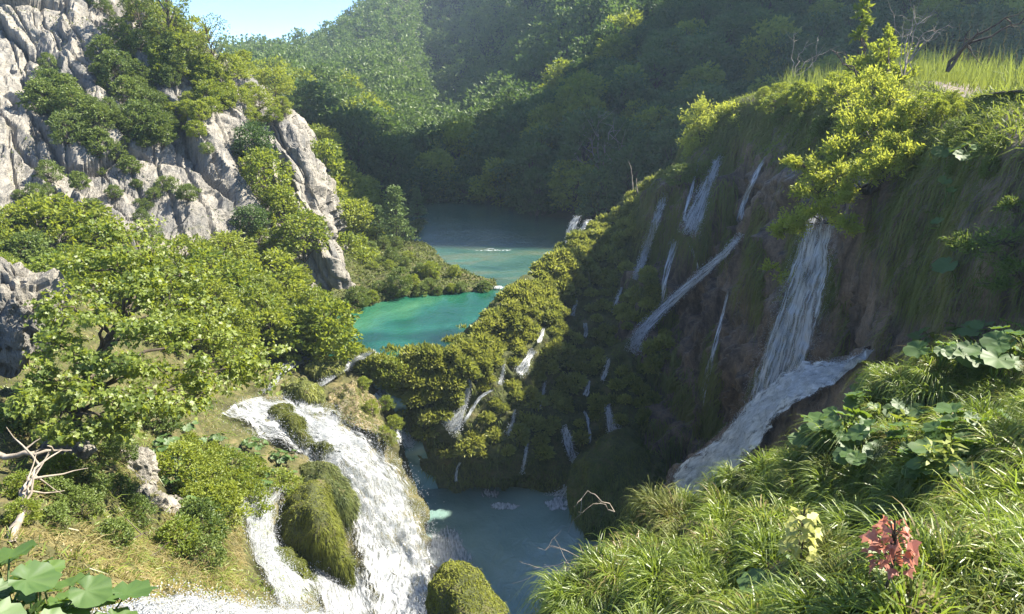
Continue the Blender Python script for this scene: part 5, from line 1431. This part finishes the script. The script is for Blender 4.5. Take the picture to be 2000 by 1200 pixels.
# ---- foam lying on still water
def foam(uc, vc, ru, rv, z, label, seed=0, mat=FOAM, dens=0.0):
    c = PZ(uc, vc, z); e1 = PZ(uc + ru, vc, z) - c; e2 = PZ(uc, vc + rv, z) - c
    n = 22
    X, Y = np.meshgrid(np.linspace(-1, 1, n), np.linspace(-1, 1, n))
    G = X[..., None] * e1 + Y[..., None] * e2
    G[..., 2] += 0.04 + 0.03 * vnoise(np.stack([X * 5, Y * 5, 0 * X + seed], -1), seed)
    T = np.clip((X ** 2 + Y ** 2 + 0.5 * vnoise(np.stack([X * 2.5, Y * 2.5, 0 * X], -1), seed) - 0.15) * 1.0 - dens, 0, 1)
    sc = np.linalg.norm(e1)
    uv = np.stack([X * sc + seed, Y * np.linalg.norm(e2)], -1).reshape(-1, 2)
    return obj('foam_patch', mesh('foam_patch', G.reshape(-1, 3), grid_faces(n, n), mat, uv=uv, t=T.ravel()), loc=c, label=label, cat='foam')
foam(985, 990, 36, 10, 0, 'white foam patch on the pool under the barrier', 1, TORRENT, 0.1)
foam(960, 965, 22, 14, 0, 'small foam patch against the brown foot of the barrier', 2, FALL, 0.1)
foam(1090, 985, 30, 14, 0, 'foam patch where the double thread enters the pool', 3, TORRENT, 0.1)
foam(858, 1090, 70, 75, 0, 'churned foam at the foot of the broad sunlit waterfall', 4, FALL, 0.2)
foam(915, 1115, 34, 22, 0, 'thin foam drifting beside the moss outcrop', 5)
foam(720, 690, 26, 8, 7.02, 'foam at the outlet of the turquoise lake', 6, FALL)
foam(1070, 497, 10, 4, 7.1, 'foam below the far round-shouldered waterfall', 7)
foam(975, 563, 30, 5, 7.1, 'white ripple line between shallows and lake', 8, FALL)
foam(960, 490, 60, 5, 7.1, 'thin pale ripple line across the shallows', 9)
foam(620, 690, 40, 8, 7.02, 'foam at the shrub-lined outlet of the lake', 10, FALL)

# ================================================================ moss cushions in the cascade
def cushion(rows, label, seed, n=9000, L=0.16, mat=MOSS, rock=MOSSROCK, W=0.028):
    Pt = Patch(rows, 40, 40, lambda G, N: 0.26 * fbm(G * np.array([1, 1, 0.6]), 1.1, 4, seed) + 0.1 * ridged(G, 1.6, 2, seed))
    c0 = Pt.V.mean(0)
    e = obj('moss_cushion', None, loc=c0, label=label, cat='moss cushion')
    obj('rock', mesh('cushion_rock', Pt.V - c0, Pt.Q, rock), e)
    q = np.random.default_rng(seed)
    p, nr = Pt.sample(n, None, q)
    D = nr * 0.5 + 0.4 * q.normal(size=(n, 3)) + np.array([0, 0, -0.25])
    V, Q, T = blades(p - c0, D, L * (0.5 + q.random(n)), W, 0.9, q, 2, t=np.clip(0.45 + 0.5 * fbm(p, 1.3, 3, seed) + 0.15 * q.normal(size=n), 0, 1))
    obj('moss', mesh('cushion_moss', V, Q, mat, t=T, smooth=False), e, kind='stuff')
cushion([[(560, 1000, 23.8), (600, 955, 23.6), (640, 960, 23.8), (665, 1010, 24.6)], [(535, 1030, 22.6), (590, 990, 21.8), (640, 1000, 22), (680, 1050, 23.5)], [(545, 1060, 22.2), (600, 1050, 21.2), (650, 1060, 21.4), (690, 1090, 23)], [(570, 1085, 22.6), (615, 1088, 21.8), (655, 1098, 22), (688, 1108, 23)], [(580, 1110, 23.6), (620, 1110, 23.4), (660, 1120, 23.4), (690, 1130, 24)]], 'large olive moss cushion bulging beside the broad waterfall', 201, 9000)
cushion([[(510, 1085, 22), (545, 1080, 22), (590, 1100, 22.4), (620, 1130, 23)], [(512, 1105, 21), (550, 1095, 20.6), (590, 1115, 21), (618, 1145, 22)], [(525, 1130, 20.8), (555, 1130, 20.2), (590, 1145, 20.6), (612, 1165, 21.6)], [(545, 1150, 21.4), (570, 1160, 21.2), (595, 1168, 21.6), (605, 1180, 22)]], 'small olive moss cushion with orange top under the large cushion', 202, 4500)
cushion([[(580, 905, 27), (620, 900, 27), (660, 920, 27.2), (690, 960, 27.6)], [(580, 930, 26), (620, 915, 25.8), (655, 935, 26), (685, 975, 26.8)], [(590, 955, 25.6), (630, 950, 25.2), (660, 970, 25.4), (680, 1000, 26.4)], [(600, 980, 26), (635, 985, 25.8), (660, 1000, 26), (672, 1020, 26.8)]], 'brown and olive moss lip with water threads beside the broad waterfall', 203, 6000, mat=SEDGE, L=0.2)
cushion([[(440, 1060, 21), (470, 1050, 21), (500, 1080, 21.5)], [(445, 1085, 19.8), (475, 1085, 19.4), (510, 1115, 20.2)], [(470, 1120, 19.2), (495, 1125, 19), (525, 1150, 19.8)], [(490, 1150, 20), (512, 1155, 20), (535, 1170, 20.4)]], 'narrow moss ridge along the edge of the narrow cascade', 204, 3000)
cushion([[(515, 800, 29.3), (535, 795, 29.4), (560, 800, 29.6)], [(540, 822, 28.2), (562, 812, 28.2), (585, 825, 28.6)], [(565, 850, 27.6), (585, 842, 27.6), (605, 855, 28)], [(590, 872, 27.3), (610, 868, 27.3), (640, 872, 27.6)], [(610, 886, 27.6), (640, 880, 27.6), (665, 878, 27.8)]], 'long moss strip parting the top of the broad waterfall', 205, 4000)
cushion([[(600, 715, 33.9), (640, 700, 34.2), (668, 705, 34.2)], [(598, 722, 33.2), (635, 712, 33.2), (672, 715, 33.4)], [(620, 735, 32.8), (645, 732, 32.8), (668, 730, 33)]], 'small grassy islet between the two rapids', 206, 2500, L=0.2, mat=LEAF_T, W=0.03)
cushion([[(550, 755, 31.8), (590, 742, 32.2), (628, 755, 32)], [(550, 765, 31), (590, 757, 30.9), (635, 768, 31.2)], [(565, 780, 30.6), (600, 778, 30.6), (630, 785, 30.8)]], 'low grassy islet above the orange stream bed', 207, 2500, L=0.2, mat=LEAF_T, W=0.03)
cushion([[(650, 760, 32.0), (690, 750, 32.4), (735, 768, 32.8)], [(640, 788, 31.2), (690, 780, 31.3), (745, 802, 32)], [(655, 815, 30.5), (700, 815, 30.6), (750, 840, 31.2)], [(690, 845, 29.9), (730, 850, 30.2), (768, 870, 31)]], 'orange and olive weed bed beside the head of the waterfall', 208, 5500, mat=SEDGE, rock=BED, L=0.14)
cushion([[(1120, 900, 33.6), (1180, 850, 34), (1240, 850, 34.4), (1290, 900, 34.4)], [(1108, 940, 32.6), (1170, 890, 32.4), (1240, 890, 32.6), (1300, 930, 33.2)], [(1110, 980, 32.4), (1170, 950, 31.6), (1240, 950, 31.8), (1300, 980, 32.8)], [(1130, 1020, 32.8), (1180, 1020, 32), (1240, 1020, 32), (1290, 1020, 32.8)], [(1150, 1050, 33), (1190, 1060, 32.6), (1240, 1060, 32.6), (1280, 1060, 33)]], 'big dark rounded boulder with damp moss in the shaded pool', 209, 9000, mat=MOSS_D, rock=MOSSROCK, L=0.2)
g = np.random.default_rng(121)
for (uu, vv) in [(735, 855), (752, 870), (725, 820), (760, 838), (710, 770), (745, 800)]:
    h_ = hit(uu, vv, ('lbank',))
    plant('stream_shrub', SHL[int(g.integers(5))], h_[0] - np.array([0, 0, 0.05]) + h_[1] * 0.3, 26 * h_[2] / F / 1.6, g.random() * 6, 'small bright bush on the weed bed beside the waterfall head', 'shrub', 'bushes on the weed bed', ('stem', 'foliage'))
h_ = hit(772, 755, ('mound',))
plant('stream_shrub', SHL[2], h_[0], 60 * h_[2] / F / 1.6, 1.0, 'round bright bush in a gap of sun on the shaded barrier', 'shrub', None, ('stem', 'foliage'))

# ================================================================ mist over the plunge pool and hazy air
def vol(name, dens, aniso=0.2, col=(0.95, 0.97, 1.0)):
    m, t, n, l = nt(name)
    p = n.new('ShaderNodeVolumePrincipled')
    p.inputs['Color'].default_value = (*col, 1); p.inputs['Density'].default_value = dens; p.inputs['Anisotropy'].default_value = aniso
    o = n.new('ShaderNodeOutputMaterial'); l.new(p.outputs[0], o.inputs['Volume'])
    return m
MIST = vol('mist_air', 0.07, 0.3, (0.95, 0.97, 1.0))
th_, ph_ = np.meshgrid(np.linspace(0, np.pi, 14), np.linspace(0, 2 * np.pi, 24), indexing='ij')
S_ = np.stack([np.sin(th_) * np.cos(ph_), np.sin(th_) * np.sin(ph_), np.cos(th_)], -1).reshape(-1, 3)
obj('mist', mesh('mist', S_ * np.array([2.2, 1.6, 1.5]), grid_faces(14, 24)[:, ::-1], MIST), loc=P(835, 1125, 28.3), kind='stuff', label='pale mist rising where the broad waterfall meets the pool', cat='mist')
HZ = vol('haze_air', 0.00055, 0.2, (0.62, 0.80, 1.0))
def box(name, x0, x1, y0, y1, z0, z1, mat):
    V = np.array([[x, y, z] for z in (z0, z1) for y in (y0, y1) for x in (x0, x1)], float)
    Q = np.array([[0, 2, 3, 1], [4, 5, 7, 6], [0, 1, 5, 4], [2, 6, 7, 3], [0, 4, 6, 2], [1, 3, 7, 5]])
    return obj(name, mesh(name, V, Q, mat, smooth=False), kind='stuff', label='thin bright haze hanging in the valley air', cat='haze')
zt = float(HILL.V[:, 2].max()) + 15
box('haze', -430, 430, -70, 570, -3.0, zt, HZ)
